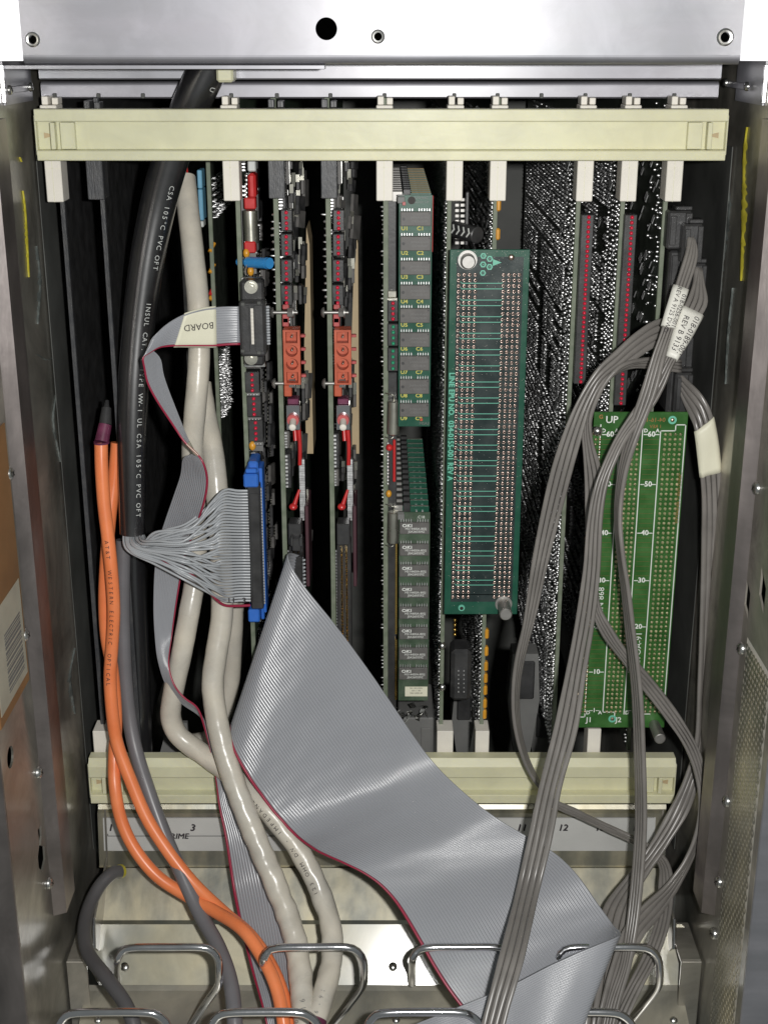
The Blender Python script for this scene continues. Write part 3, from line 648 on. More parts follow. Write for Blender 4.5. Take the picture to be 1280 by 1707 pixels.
# --- twin cards with the orange sockets
def socket_card(px, label, seed):
    t, x = card(px, label, th=.0022); r = random.Random(seed)
    d = px-456
    def X(p, py=340, y=YF): # pixel given for the first card; shift in metres to this card
        return P(p,py,y).x-P(456,340,YF).x+x
    ejector(t, 462+d if d == 0 else 549, mt='greyej', p0=166, p1=331)
    for c0, c1 in ((347,386),(387,428),(430,471),(472,510)):
        a = P(467,c0,.0105); led_block(t, 640+(X(468,c0,.0105)/mpp(c0,.0105)), 640+(X(487,c0,.0105)/mpp(c0,.0105)), 0, 4, c0+3, c1-1, LEDR, dot=.48)
    # chips: near column lies along the edge, farther columns behind
    chip_field(t, x, 4, 200, 520, seed, (0,2,3), y00=.034, dy=.024); chip_field(t, x, 3, 560, 700, seed+1, (0,3), y00=.052, dy=.03); chip_field(t, x, 2, 725, 880, seed+2, (1,3), y00=.024, dy=.03)
    # square flat packages standing proud, with shiny lids
    for py, y, w in ((285,.02,.010),(360,.045,.008),(410,.05,.008),(455,.045,.008),(520,.055,.010)):
        z = zv(py); m = MB(); m.cbox(x+.008, x+.0105, y, y+.012, z-.010, z+.010, .0004); m.box(x+.0106, x+.0110, y+.001, y+.011, z-.009, z+.009, 1)
        m.box(x+.0022, x+.008, y-.0006, y+.0004, z+.0105, z+.014, 1); part('flat_package', m, ('chipg','steel'), t)
    z = zv(600); zz = (zv(545), zv(635))
    # orange four pin socket: a body with four real wells and pins
    a0, a1 = X(472,545,.004), X(500,545,.004)
    cx = (a0+a1)/2; hgt = zz[0]-zz[1]; hs = []
    for i in range(4):
        cz = zz[1]+hgt*(.13+.245*i); rr = .0040
        hs.append([(cx-rr,cz-rr),(cx+rr,cz-rr),(cx+rr,cz+rr),(cx-rr,cz+rr)] if i in (0,3) else circle(cx,cz,rr*1.05,18))
    m = MB(); m.sheet([(a0,zz[1]),(a1,zz[1]),(a1,zz[0]),(a0,zz[0])], hs, (0,.0095,0), FX, FZ, .0085)
    m.box(a0+.0004,a1-.0004,.0097,.0150,zz[1],zz[0]); so = part('socket', m, 'orange_con', t)
    for i in range(4):
        cz = zz[1]+hgt*(.13+.245*i); m = MB(); m.cyl((cx,.0096,cz),(cx,.0035,cz),.0011,.0008,8); m.dome((cx,.0035,cz),(0,-1,0),.0008,n=8,k=2); part('pin', m, 'can', so)
        m = MB(); m.cbox(a1+.0002, a1+.0035, .006, .010, cz-.001, cz+.001, .0003); part('side_clip', m, 'pink', so)
    for py in (520,638):                               # bolts across the card
        c = Vector((x-.002, .010, zv(py))); m = MB(); m.dome(c, (-1,0,0), .0038, .0026, 14, 4); m.cyl(c, c+FX*.017, .0013, n=10)
        m.cyl(c+FX*.010, c+FX*.0135, .0034, n=6, smooth=False); m.cyl(c+FX*.0137, c+FX*.0145, .0040, n=14); part('bolt', m, 'turned', t)
    for py in (507,530,536):
        m = MB(); q = X(471,py); z = zv(py); m.cbox(q, q+.0045, .0105, .016, z-.0035, z+.0030, .0006); part('red_component', m, 'pink', t)
    m = MB(); q = X(474,645); m.cbox(q, q+.0055, .008, .018, zv(659), zv(640), .0006); part('red_component', m, 'orange_con', t)
    # push switch on its bright bracket
    q0, q1 = X(477,680,.004), X(500,680,.004); z0, z1 = zv(717,.004), zv(676,.004)
    m = MB(); m.cbox(q0, q1, .004, .0055, z0, z1, .0003); m.cbox(q0, q1, .0057, .018, z1-.0012, z1-.0002, .0003); sw = part('switch_bracket', m, 'chrome', t)
    c = Vector(((q0+q1)/2, .004, (z0+z1)/2-.001)); m = MB(); m.cyl(c, c+Vector((0,-.0035,0)), .0045, .0042, 18); part('switch_collar', m, 'pink', sw)
    m = MB(); e = c+Vector((.0002,-.013,-.0025)); m.cyl(c, e, .0023, .0025, 16); m.dome(e, (0,-1,-.1), .0025, .001, 16, 3); part('push_button', m, 'white', sw)
    m = MB(); m.cbox(q0+.001, q1-.001, .007, .018, z1, z1+.004, .0004); part('red_component', m, 'boot', t)
    # tall metal finned parts and tan stiffener behind
    m = MB(); m.add([(x+.0150,.078,zv(800)),(x+.0205,.078,zv(800)),(x+.0205,.078,zv(430)),(x+.0185,.078,zv(400)),(x+.0150,.078,zv(620)),(x+.0150,.12,zv(800)),(x+.0205,.12,zv(800)),(x+.0205,.12,zv(430)),(x+.0185,.12,zv(400)),(x+.0150,.12,zv(620))],[(0,1,2,3,4),(9,8,7,6,5),(0,5,6,1),(1,6,7,2),(2,7,8,3),(3,8,9,4),(4,9,5,0)]); part('tan_panel', m, 'tan', t)
    rq = random.Random(seed+9)
    for (pa, pb_, nn) in ((255,520,46),(640,725,12),(760,980,16)):
        for k in range(nn):
            py = rq.uniform(pa,pb_); z = zv(py); ox = rq.uniform(.003,.0165); yy = .020+ox*1.6+rq.uniform(0,.02); hh = rq.uniform(.004,.010); tl = rq.uniform(-.4,.4)
            m = MB(); m.cbox(-.0012, .0012, 0, rq.uniform(.006,.014), -hh, hh, .0004)
            if rq.random() < .6: m.box(-.0014, .0012, -.0006, -.0001, hh*.2, hh*1.25, 1)
            inst('flat_package', m.mesh('flat_package', (rq.choice(('chip','chipg','chip')),'can')), (x+.002+ox, yy, z), t, rot=(tl*.5,0,tl))
    m = MB(); z = zv(790); m.cbox(x+.0135, x+.0165, .030, .05, zv(880), zv(775), .0004); rr = 26
    for i in range(rr):
        zz_ = zv(880)+(zv(777)-zv(880))*(i+.5)/rr; m.box(x+.0125, x+.0165, .0290, .0299, zz_-.0011, zz_+.0006, 1)
    part('resistor_bank', m, ('chip','solder'), t)
    m = MB(); m.tube(cr([P(0,700,.02)+Vector((X(497,700,.02)-P(0,700,.02).x,0,0)), P(0,740,.018)+Vector((X(500,740,.018)-P(0,740,.018).x,0,0)), P(0,775,.018)+Vector((X(500,775,.018)-P(0,775,.018).x,0,0))], 12), .0015, 8)
    m.tube(cr([P(0,705,.02)+Vector((X(491,705,.02)-P(0,705,.02).x,0,0)), P(0,735,.016)+Vector((X(493,735,.016)-P(0,735,.016).x,0,0))], 8), .0017, 8); part('red_sleeve', m, 'red', t)
    m = MB(); q = Vector((X(489,845,.012),.012,zv(845))); m.dome(q,(0,0,1),.0032,.0028,12,4); m.dome(q,(0,0,-1),.0032,.0024,12,4); m.cyl(q+Vector((.001,0,.002)), q+Vector((.0045,.004,.012)), .0018, .0010, 8); part('red_capacitor', m, 'red', t)
    m = MB(); m.cbox(X(508,900), X(514,900), .02, .06, zv(985), zv(850), .0006); part('maroon_block', m, 'maroon', t)
    # latched two-row header at the foot
    za, zb_ = zv(868), zv(1215); hx0, hx1 = X(481,880,.008), X(503,880,.008)
    m = MB(); m.cbox(hx0, hx1, .004, .02, zv(903), za, .0008); part('header_end', m, 'black', t)
    m = MB(); m.cbox(hx0-.0004, hx1+.0004, .012, .026, zb_, zv(904), .0006); h = part('header_body', m, 'black', t)
    m = MB(); n = 62
    for c in range(2):
        for i in range(n):
            z = zv(914)+(zb_-zv(914))*(i+.3)/n; cx_ = hx0+(hx1-hx0)*(.36+.36*c); m.box(cx_-.0004, cx_+.0004, .0045, .012, z-.0004, z+.0004); m.add([(cx_-.0004,.0045,z-.0004),(cx_+.0004,.0045,z-.0004),(cx_+.0004,.0045,z+.0004),(cx_-.0004,.0045,z+.0004),(cx_,.0038,z)],[(0,1,4),(1,2,4),(2,3,4),(3,0,4)])
    part('gold_pins', m, 'gold', h, 'stuff')
    m = MB()
    for i in range(60):
        z = zv(916)+(zb_-zv(916))*(i+.5)/60; m.box(hx0-.0012, hx0-.0005, .0115, .013, z-.0007, z+.0007)
    part('solder_tails', m, 'solder', h, 'stuff')
    m = pins(x-.0002, -1, YF+.0015, YF+.004, zv(506), zv(350), .0047, h=.0024, r=.0010, seed=seed+5, jit=.1); part('solder_beads', m, 'solder', t, 'stuff')
    return t, x
tE, xE = socket_card(456, 'left twin card with an orange socket, the broad ribbon plugged in at its foot', 21)
tF, xF = socket_card(543, 'right twin card with an orange socket, bare gold pins at its foot', 47)

# --- card with the memory modules
tG, xG = card(639, 'card carrying the two banks of memory modules, red and green lamps on its edge', th=.0022)
ejector(tG, 641)
m = pins(xG-.0002, -1, YF+.0010, YF+.0040, zv(1200), zv(345), .0030, h=.0016, r=.0007, seed=9, jit=.1, keep=lambda Y,Z,R_: R_.random(len(Y)) < .8); part('solder_beads', m, 'solder', tG, 'stuff')
def GX(px, py, y=YF): return P(px,py,y).x
m = MB(); m.cbox(GX(645,340), GX(661,340), .013, .25, zv(498), zv(333), .0006); part('socket_bar', m, 'black', tG)
m = MB(); m.box(GX(645,490,.010), GX(662,490,.010), .010, .013, zv(499), zv(496)); m.cbox(GX(645,490,.010)+.0004, GX(662,490,.010)-.0004, .0105, .0125, zv(495.5), zv(484), .0005); part('socket_clip', m, 'can', tG)
led_block(tG, 646, 664, 0, 4, 501, 536, LEDR, yf=.008); led_block(tG, 646, 665, 0, 4, 540, 577, LEDG, yf=.008); led_block(tG, 646, 664, 0, 4, 580, 619, LEDG, yf=.008)
m = MB(); m.cbox(GX(646,630), GX(662,630), .013, .25, zv(1190), zv(621), .0006); part('socket_bar', m, 'black', tG)
for p0, p1 in ((669,722),(854,903)):
    m = MB(); c0 = P(656.5,p0,.006); c1 = P(655.5,p1,.006); m.cyl(c1, c0, .0045, n=20); m.cyl(c0, c0+FZ*.0007, .0045, .0036, 20); m.cyl(c1-FZ*.0007, c1, .0036, .0045, 20)
    m.tube(cr([c0+FZ*.0005, c0+FZ*.004, c0+Vector((-.002,0,.005)), c0+Vector((-.006,.004,.005))], 12), .0005, 6); m.tube(cr([c1-FZ*.0005, c1-FZ*.003, c1+Vector((-.002,0,-.004)), c1+Vector((-.006,.004,-.004))], 12), .0005, 6)
    part('axial_can', m, 'can', tG)
m = MB(); m.cbox(GX(655,735,.008), GX(659.5,735,.008), .008, .011, zv(801), zv(731), .0006); m.dome(P(649,746,.008),(0,-1,0),.0026,.003,12,4); part('red_strip', m, 'red', tG)
m = MB()
for i in range(13): m.dome(P(646.5,739+i*5.6,.010),(0,-1,0),.0012,.0012,8,3)
part('solder_row', m, 'solder', tG, 'stuff')
m = MB(); q = P(648,823,.008); m.dome(q,(0,0,1),.0022,.0028,10,4); m.dome(q,(0,0,-1),.0022,.0028,10,4); part('bead_capacitor', m, 'amber', tG)
m = MB()
for i in range(84):
    if 47 < i < 51: continue
    z = zv(907,.010)+(zv(1168,.010)-zv(907,.010))*i/84; m.box(GX(659,907,.010), GX(662,907,.010), .0100, .0125, z-.0007, z+.0007)
part('gold_contacts', m, 'gold', tG, 'stuff')
# memory modules: the nearest of each bank in full
def module(px0, px1, pt, pb, y, label, rows, oki, group=None, y_off=0, simple=False):
    a = P(px0,pt,y); b = P(px1,pt,y); z0 = P(px0,pb,y).z
    t = thing('memory_module', label, 'memory module', (a.x, y+y_off, z0), group)
    def Q(px,py): p = P(px,py,y); return p
    w = b.x-a.x
    m = MB(); m.cbox(a.x, b.x, y, y+.0013, z0, a.z, .0002); bd = part('board', m, 'board' if not oki else 'pcb', t)
    m = MB(); m.cbox(a.x-.001, a.x+.0040, y-.0012, y+.006, a.z-.0055, a.z-.0010, .0004); m.box(a.x-.001,a.x+.0035,y-.0013,y-.0009,a.z-.0005,a.z+.0004); part('metal_clip', m, 'plug', t)
    if not simple:
        h = (a.z-z0)
        for i, (r0, r1) in enumerate(rows):
            zc1, zc0 = Q(0,r0).z, Q(0,r1).z; x0, x1 = a.x+w*(.04 if not oki else .02), a.x+w*(.96 if not oki else .97)
            m = MB(); m.cbox(x0, x1, y-.0034, y-.0003, zc0, zc1, .0004)
            if not oki: m.cyl((x0+.0022,y-.00345,(zc0+zc1)/2),(x0+.0022,y-.0033,(zc0+zc1)/2),.0011,n=12,mi=2); m.cyl((x1-.0012,y-.00345,zc1-.0012),(x1-.0012,y-.0033,zc1-.0012),.0006,n=10,mi=2)
            ch = part('chip', m, ('chipg','solder','chip'), t)
            m = MB(); top = zc1+.0001
            for k in range(5):
                for s in (0,1):
                    xx = x0+(x1-x0)*((.05+.085*k) if s == 0 else (.95-.085*k))
                    m.cbox(xx-.0004, xx+.0004, y-.0016, y-.0001, top, top+.0020, .0002)
            part('pin_row', m, 'solder', ch)
            m = MB(); cx = (x0+x1)/2; hz = zc1-zc0
            if oki:
                text(m, 'OKI', (x0+w*.24, y-.0036, zc1-hz*.26), FX, FZ, .0034, 1.25, bold=.0002)
                text(m, 'M514400A-80SJ', (x0+w*.52, y-.0036, zc1-hz*.52), FX, FZ, .0024, 1.0); text(m, 'J0A2603S9Z', (x0+w*.54, y-.0036, zc1-hz*.77), FX, FZ, .0024, 1.0)
                part('marking', m, 'white_ink', ch)
            else:
                text(m, 'JAPAN A1603', (x0+w*.58, y-.0036, zc1-hz*.40), FX, FZ, .0021); text(m, 'C4256SB-80', (x0+w*.58, y-.0036, zc1-hz*.66), FX, FZ, .0021)
                part('marking', m, 'plug', ch)
                m = MB(); zt = zc0-.0033
                zt = zc0-.0021; text(m, 'U%d' % (i+1), (x0+w*.13, y-.00012, zt), FX, FZ, .0037, 1.1, bold=.0002); text(m, 'C%d' % (i+1), (x0+w*.60, y-.00012, zt), FX, FZ, .0037, 1.1, bold=.0002)
                part('marking', m, 'yellow_ink', bd)
    return t, bd, a, w
up_rows = [(352+i*41, 377+i*40.6) for i in range(8)]+[(672,694)]
up_rows = [(352,376),(393,417),(434,457),(474,498),(513,537),(553,577),(592,616),(631,655),(671,693)]
tU, bU, aU, wU = module(665, 721, 325, 711, .000, 'nearest module of the upper memory bank, grey chips with yellow markings', up_rows, False)
m = MB(); m.cyl(Vector((aU.x+.0085,-.0002,zv(334,0))), Vector((aU.x+.0085,.0004,zv(334,0))), .0026, n=18); part('mounting_hole', m, 'hole', bU)
m = MB(); text(m, 'A70H64C', (aU.x+wU*.66,-.00012,zv(330,0)), FX, FZ, .0024); text(m, 'AC1011-P', (aU.x+wU*.66,-.00012,zv(337,0)), FX, FZ, .0024); text(m, 'MSA3', (aU.x+wU*.82,-.00012,zv(706,0)), FX, FZ, .003); part('marking', m, 'plug', bU)
m = MB(); m.cbox(P(672,0,0).x, P(676,340,0).x, -.002, -.0002, zv(342,0), zv(336,0), .0003); part('resistor', m, 'pink', tU)
m = MB(); m.cbox(aU.x+wU+.0001, aU.x+wU+.0005, 0, .0013, zv(420,0), zv(326,0), .0001); part('red_edge', m, 'red', tU)
m = MB(); q = P(702,699,0); m.cbox(q.x-.001,q.x+.001,-.0012,-.0002,q.z-.001,q.z+.001,.0002); part('resistor', m, 'orange_con', tU)
lo_rows = [(869,891),(903,925),(938,960),(972,995),(1007,1029),(1041,1063),(1075,1097),(1110,1131)]
lo_rows = [(869,888),(905,924),(940,959),(975,994),(1010,1029),(1044,1063),(1078,1097),(1111,1130)]
tL, bL, aL, wL = module(665, 717, 854, 1168, .000, 'nearest module of the lower memory bank, black chips with white printing', lo_rows, True)
m = MB(); q = P(675,1144,0); q2 = P(712,1160,0); m.box(q.x, q2.x, -.0008, -.0004, q2.z, q.z); lb = part('paper_label', m, 'label', tL)
m = MB(); cx = (q.x+q2.x)/2
for k, s in enumerate(('501-1812 REV', 'GD 1 192', '3001-8402-02')): text(m, s, (cx,-.0010,q.z-.0012-.0021*k), FX, FZ, .0017)
part('lettering', m, 'black_ink', lb)
m = MB(); text(m, '.C18', (aL.x+wL*.7,-.00012,zv(862,0)), FX, FZ, .003); part('marking', m, 'white_ink', bL)
# the rest of both banks, stacked behind: board, metal clip, one top chip each
def back_module(px0, px1, pt, pb, group, label):
    a = P(px0,pt,0); b = P(px1,pt,0); z0 = P(px0,pb,0).z; w = b.x-a.x
    t = thing('memory_module', label, 'memory module', (a.x,0,z0), group)
    m = MB(); m.cbox(a.x, b.x, 0, .0013, z0, a.z, .0002); part('board', m, 'board', t)
    m = MB(); m.cbox(a.x-.004, a.x+.0030, -.0012, .006, a.z-.006, a.z+.0012, .0004); part('metal_clip', m, 'turned', t)
    m = MB(); m.cbox(a.x+.0034, a.x+.0085, -.0008, .005, a.z-.005, a.z+.0026, .0004); part('latch_post', m, 'black', t)
    m = MB(); m.cbox(a.x+w*.05, a.x+w*.95, -.0034, -.0003, a.z-.022, a.z-.010, .0004)
    for k in range(2): m.cbox(a.x+w*(.55+.2*k), a.x+w*(.62+.2*k), -.0016, -.0003, a.z-.005, a.z-.003, .0002, 1)
    part('chip', m, ('chip','solder'), t)
    m = MB(); m.cbox(a.x+.009, b.x-.0004, -.0001, .0014, a.z+.0001, a.z+.0006, .0001); part('edge_strip', m, random.Random(pt).choice(('red','can','trace2')), t)
    return t
def dup(t, loc):
    c = t.copy(); COL.objects.link(c); c.location = loc; WP[c.name] = Vector(loc)
    for ch in list(t.children):
        d = ch.copy(); COL.objects.link(d); d.parent = c
        for g in ch.children: e = g.copy(); COL.objects.link(e); e.parent = d
    return c
for (pa, pb_, pt, pbm, label, g) in ((664,720,325,711,'thin edge of a module stacked behind the nearest one of the upper memory bank','modules stacked in the upper memory bank'),(665,716,854,1166,'thin edge of a module stacked behind the nearest one of the lower memory bank','modules stacked in the lower memory bank')):
    b0 = back_module(pa, pb_, pt, pbm, g, label); l0 = b0.location.copy(); b0.location = l0+Vector((0,.0135,.0))
    ORD = ('second','third','fourth','fifth','sixth','seventh','eighth','ninth','tenth','eleventh','twelfth','thirteenth','fourteenth','rearmost')
    bank = 'upper' if pt < 400 else 'lower'; b0['label'] = 'thin edge of the second module from the front of the %s memory bank' % bank
    for i in range(2, 15):
        dd = dup(b0, l0+Vector((0,.0135*i,0))); dd['label'] = 'thin edge of the %s module %s the %s memory bank' % (ORD[i-1], 'of' if i == 14 else 'from the front of', bank)
for cname in (): pass
# foot of the memory card: foil scrap and grey housing
m = MB(); r = random.Random(5)
for i in range(26):
    q = P(662+r.random()*52, 1176+r.random()*22, .02); d = Vector((r.uniform(-.004,.004),r.uniform(-.002,.002),r.uniform(-.003,.003))); e = Vector((r.uniform(-.004,.004),r.uniform(-.003,.003),r.uniform(-.003,.003)))
    m.add([q, q+d, q+d+e, q+e+Vector((0,.001,0))], [(0,1,2),(0,2,3)])
part('crumpled_foil', m, 'steel', tG, 'stuff')

# --- cards on the right, seen from their soldered backs
def back_card(px, label, seed, ej, yfar=.36, py0=200, py1=1240, pitch=.00254, dens=.9, ystart=.016, **kw):
    t, x = card(px, label, y1=yfar, mt='pcbdark', **kw); ejector(t, ej, True, p1=335 if px < 900 else 336)
    z0, z1 = zv(py1), zv(py0); sparse = dens < .5
    m = pins(x-.0001, -1, ystart, yfar-.02, z0, z1, .0046, .0031, .35, footprints(.97,ystart,z0,.0046,.0031,sparse), seed=seed, h=.0019, r=.00108, jit=.16); part('solder_joints', m, 'solder', t, 'stuff')
    # bigger round joints in upright chains near the front, each a low dome
    r = random.Random(seed); m = MB()
    for yc in (.004,.0085,.016,.0215,.030,.036,.047):
        z = z0
        while z < z1:
            for k in range(r.choice((3,5,8,8))):
                if sparse and r.random() < .75: z += .0034; continue
                q = r.uniform(.0008,.00125); m.dome((x,YF+yc+r.gauss(0,.0002),z+r.gauss(0,.00012)), (-1,r.gauss(-.1,.12),r.gauss(.1,.12)), q, q*r.uniform(1.2,1.8), 8, 4); z += .0034
                if z > z1: break
            z += r.choice((.0034,.0068,.003))
    for i in range(70 if sparse else 16):                  # clinched leads
        y = r.uniform(.02,.14); z = r.uniform(z0+.2,z1-.005)
        for k in range(r.choice((1,2,3))):
            a = Vector((x-.0006, y+k*.002, z+k*.001)); m.cyl(a, a+Vector((-.0012,.0012+.001*r.random(),-.005)), .0007, n=6)
    part('round_joints', m, 'solder', t, 'stuff')
    return t, x
tH, xH = back_card(745, 'card right of the memory banks, a black striped capacitor near its top', 31, 757)
tI, xI = back_card(822, 'card with amber capacitors along its edge, right of the striped black capacitor', 32, 829)
tJ, xJ = back_card(960, 'left one of the two cards with a long column of red lamps', 33, 973, dens=.93)
tK, xK = back_card(1034, 'right one of the two cards with a long column of red lamps', 34, 1046)
tLc, xL = back_card(1105, 'rightmost card, with sparse solder joints and black plugs on its right face', 35, 1121, dens=.30)
led_block(tJ, 969, 990, 0, 36, 358, 640, LEDR, yf=.006, dot=.58); led_block(tK, 1041, 1062, 0, 38, 358, 676, LEDR, yf=.006, dot=.58)
for py in (455,476,495,590,640): pass
# black and white striped capacitor between the two middle cards
m = MB(); a = P(757,382,.03); b = P(795,392,.010); m.cyl(a, b, .0058, n=22); m.cyl(b, b+(b-a).normalized()*.0006, .0058, .0050, 22); cc = part('striped_capacitor', m, 'black', tH)
m = MB(); dn = (b-a).normalized(); up = (FZ-dn*FZ.dot(dn)).normalized(); fr = (Vector((0,-1,0))-dn*Vector((0,-1,0)).dot(dn)).normalized()
fr = (fr-up*fr.dot(up)).normalized()
for k in range(4):                                    # printed chevrons
    for s in (-1,1):
        pts = []
        for j in range(5):
            ang = s*(j/4)*.55+.25; ax = .12+.22*k+.12*(1-j/4); base = a+dn*((b-a).length*ax)
            for e in (0,.0016): pts.append(base+dn*e+(fr*math.cos(ang)+up*math.sin(ang))*.00595)
        m.add(pts, [(2*j,2*j+1,2*j+3,2*j+2) for j in range(4)])
part('chevrons', m, 'white_ink', cc)
m = MB(); m.cbox(P(776,320,.02).x, P(782,320,.02).x, .02, .05, zv(412), zv(322), .0006); part('black_bar', m, 'black', tH)
for i in range(16):
    z = zv(322+i*6); 
m = MB()
for i in range(9):
    for j in range(2):
        q = P(758+j*9, 333+i*9, .03); m.cbox(q.x, q.x+.003, .03, .034, q.z-.0012, q.z+.0012, .0003)
part('tin_clips', m, 'turned', tH, 'stuff')
for py in (342,390,1056,1085,1110,1130,1150,1172,1190):
    m = MB(); q = P(829 if py < 500 else 815,py,.013); m.cbox(xI+.002, xI+.0052, .011, .016, q.z-.004, q.z+.004, .0010); part('amber_capacitor', m, 'amber', tI)
ejector(tH, 742, False, p0=1219); ejector(tI, 804, False, p0=1219, w=23); ejector(tJ, 991, False, p0=1216, w=22)
m = MB()
for i in range(4):
    q = P(758,1033+i*8,.010); m.dome(q,(0,-1,0),.0016,.002,10,3)
part('brass_pads', m, 'gold', tH)
m = MB(); q = P(752,1085,.006); q2 = P(784,1170,.006); m.cbox(q.x, q2.x, .006, .03, q2.z, q.z, .003)
for i in range(6):
    for j in range(2): c = P(764+j*9,1118+i*7,.006); m.cyl((c.x,.0062,c.z),(c.x,.0055,c.z),.0006,n=6,mi=1)
part('black_plug', m, ('black','solder'), tH)
for py in (1076,1145):
    m = MB(); m.dome(P(737,py,.012),(-.6,-1,0),.0034,.0034,12,4); part('rivet', m, 'steel', tH)
# black plug bodies on the right face of the rightmost card
for (x0,x1,p0,p1,y0,y1) in ((1114,1150,352,416,.000,.05),(1116,1148,418,560,.003,.05),(1139,1168,374,440,-.010,.02),(1150,1172,440,520,-.004,.03),(1118,1146,560,690,.004,.05),(1126,1150,622,690,-.006,.03)):
    a = P(x0,p0,y0); b = P(x1,p1,y0); m = MB(); m.cbox(a.x, b.x, y0, y1, b.z, a.z, .0014)
    w = b.x-a.x; m.cbox(a.x+w*.1, a.x+w*.35, y0-.0015, y0-.0001, b.z+.003, a.z-.003, .0004); m.cbox(a.x+w*.70, b.x-.0004, y0-.0022, y0-.0001, b.z+.001, a.z-.001, .0005)
    m.cbox(a.x+w*.3, b.x, y0+.002, y0+.014, a.z+.0002, a.z+.003, .0006); part('plug_housing', m, 'black', tLc)

# ------------------------------------------------------------------ green proto board with rows of tinned holes
YM = -.014
def MQ(px, py): return P(px,py,YM)
a = MQ(750,416); b = MQ(883,416); zb_ = MQ(750,1024).z
tM = thing('proto_board', 'long dark green proto board with eight columns of tinned holes and two thumbscrews', 'circuit board', (a.x,YM,zb_))
m = MB(); m.cbox(a.x, b.x, YM, YM+.0016, zb_, a.z, .0003); bM = part('board', m, 'board', tM)
wM = b.x-a.x; fx = lambda f: a.x+wM*f
m = MB(); m.box(fx(.085), fx(.925), YM-.00012, YM-.00004, MQ(0,1003).z, MQ(0,428).z); part('dark_area', m, 'inner', bM)
cols = [fx(f) for f in (.115,.185,.255,.325,.680,.748,.815,.880)]
zp0, zp1 = MQ(0,458).z, MQ(0,995).z; NR = 63; dz = (zp1-zp0)/(NR-1)
mp = MB(); mh = MB()
for j in range(NR):
    z = zp0+dz*j
    for x in cols:
        n = 10; ro, ri = .00135, .00068; yy = YM-.0002
        v = [(x+r_*math.cos(2*math.pi*i/n), y_, z+r_*math.sin(2*math.pi*i/n)) for r_, y_ in ((ro,yy),(ro*.72,yy-.0006),(ri,yy-.0004),(ri*.8,yy+.0001)) for i in range(n)]
        mp.add(v, [(k*n+i,k*n+(i+1)%n,(k+1)*n+(i+1)%n,(k+1)*n+i) for k in range(3) for i in range(n)], 0, True)
        mh.add([(x+ri*math.cos(2*math.pi*i/8), yy-.00005, z+ri*math.sin(2*math.pi*i/8)) for i in range(8)], [tuple(range(8))])
part('tinned_pads', mp, 'pad', bM, 'stuff'); part('pad_holes', mh, 'hole', bM, 'stuff')
m = MB()
for j in range(NR-1):
    if j % 3 == 2 and j > 0: continue
    z = zp0+dz*(j+.5 if j%3 else j+1.48) if False else zp0+dz*(j+1.5) if j+1.5 < NR-1 else zp0+dz*(j+.5)
    h = .00022
    m.box(cols[0]+.0022, cols[4]-.0012, YM-.00035, YM-.00013, z-h, z+h)
    m.add([(cols[4]-.0012,YM-.00035,z-h),(cols[4]+.0002,YM-.00035,z+.0012),(cols[4]+.0002,YM-.00035,z+.0012+2*h),(cols[4]-.0012,YM-.00035,z+h)], [(0,1,2,3)])
    m.add([(cols[0]+.0022,YM-.00035,z-h),(cols[0]+.0010,YM-.00035,z+.0010),(cols[0]+.0010,YM-.00035,z+.0010+2*h),(cols[0]+.0022,YM-.00035,z+h)], [(0,1,2,3)])
part('traces', m, 'trace', bM, 'stuff')
for px, py, L, r in ((782,437,.010,.0048),(837,1022,.020,.0046)):
    c = MQ(px-3 if py < 600 else px+2, py-4 if py < 600 else py-16); m = MB(); e = c+Vector((0,-L,0)); m.cyl(c, e, r, n=24); m.cyl(e, e-FY*.0007, r, r*.85, 24); m.cyl(c+FY*.0002, c-FY*.0012, r*1.35, n=24)
    part('thumbscrew', m, 'turned', tM)
m = MB(); c = MQ(852,429); m.dome(c,(0,-1,0),.0022,.0014,14,4); part('eyelet', m, 'pad', bM)
m = MB(); c = MQ(769,1013); m.cyl(c-FY*.0003, c-FY*.0012, .0026, .0022, 16, 0); m.cyl(c-FY*.0011, c-FY*.0013, .0014, n=12, mi=1); part('eyelet', m, ('trace','hole'), bM)
qd = random.Random(77); m = MB()
for i in range(520):
    f = qd.random()**2.2; x_ = qd.uniform(a.x+.001,b.x-.001); z_ = a.z-.001-(a.z-zb_-.002)*f; e_ = qd.uniform(.00008,.00024)
    m.add([(x_-e_,YM-.0005,z_),(x_,YM-.0005,z_-e_),(x_+e_,YM-.0005,z_),(x_,YM-.0005,z_+e_)],[(0,1,2,3)])
part('dust_specks', m, 'dustm', bM, 'stuff')
m = MB()                                              # triangle of little green tiles
for i, (ux, uz, s) in enumerate(((0,1,.0034),(0,-.1,.0036),(0,-1.2,.0034),(1,.62,.0036),(1,-.42,.0036),(2,.15,.0038))):
    c = MQ(805,437)+Vector((ux*.0044,-.0002,uz*.0052-.001)); q = circle(c.x,c.z,s*.62,6); qi = circle(c.x,c.z,s*.36,6)
    m.sheet(q, [qi], (0,c.y,0), FX, FZ, -.00012) if i != 5 else m.add([(c.x-s*.6,c.y,c.z-s*.6),(c.x+s*.95,c.y,c.z),(c.x-s*.6,c.y,c.z+s*.6)],[(0,1,2)])
    text(m, 'BASCEO'[i], (c.x,c.y-.0002,c.z), FZ*-1, FX, s*.6)
part('triangle_mark', m, 'trace', bM)
m = MB(); text(m, 'LINE EPU NO.  034-0155-001 REV A', (fx(.045), YM-.0002, MQ(0,712).z), FZ*-1, FX, .0055, .94, bold=.0003); part('lettering', m, 'trace', bM)

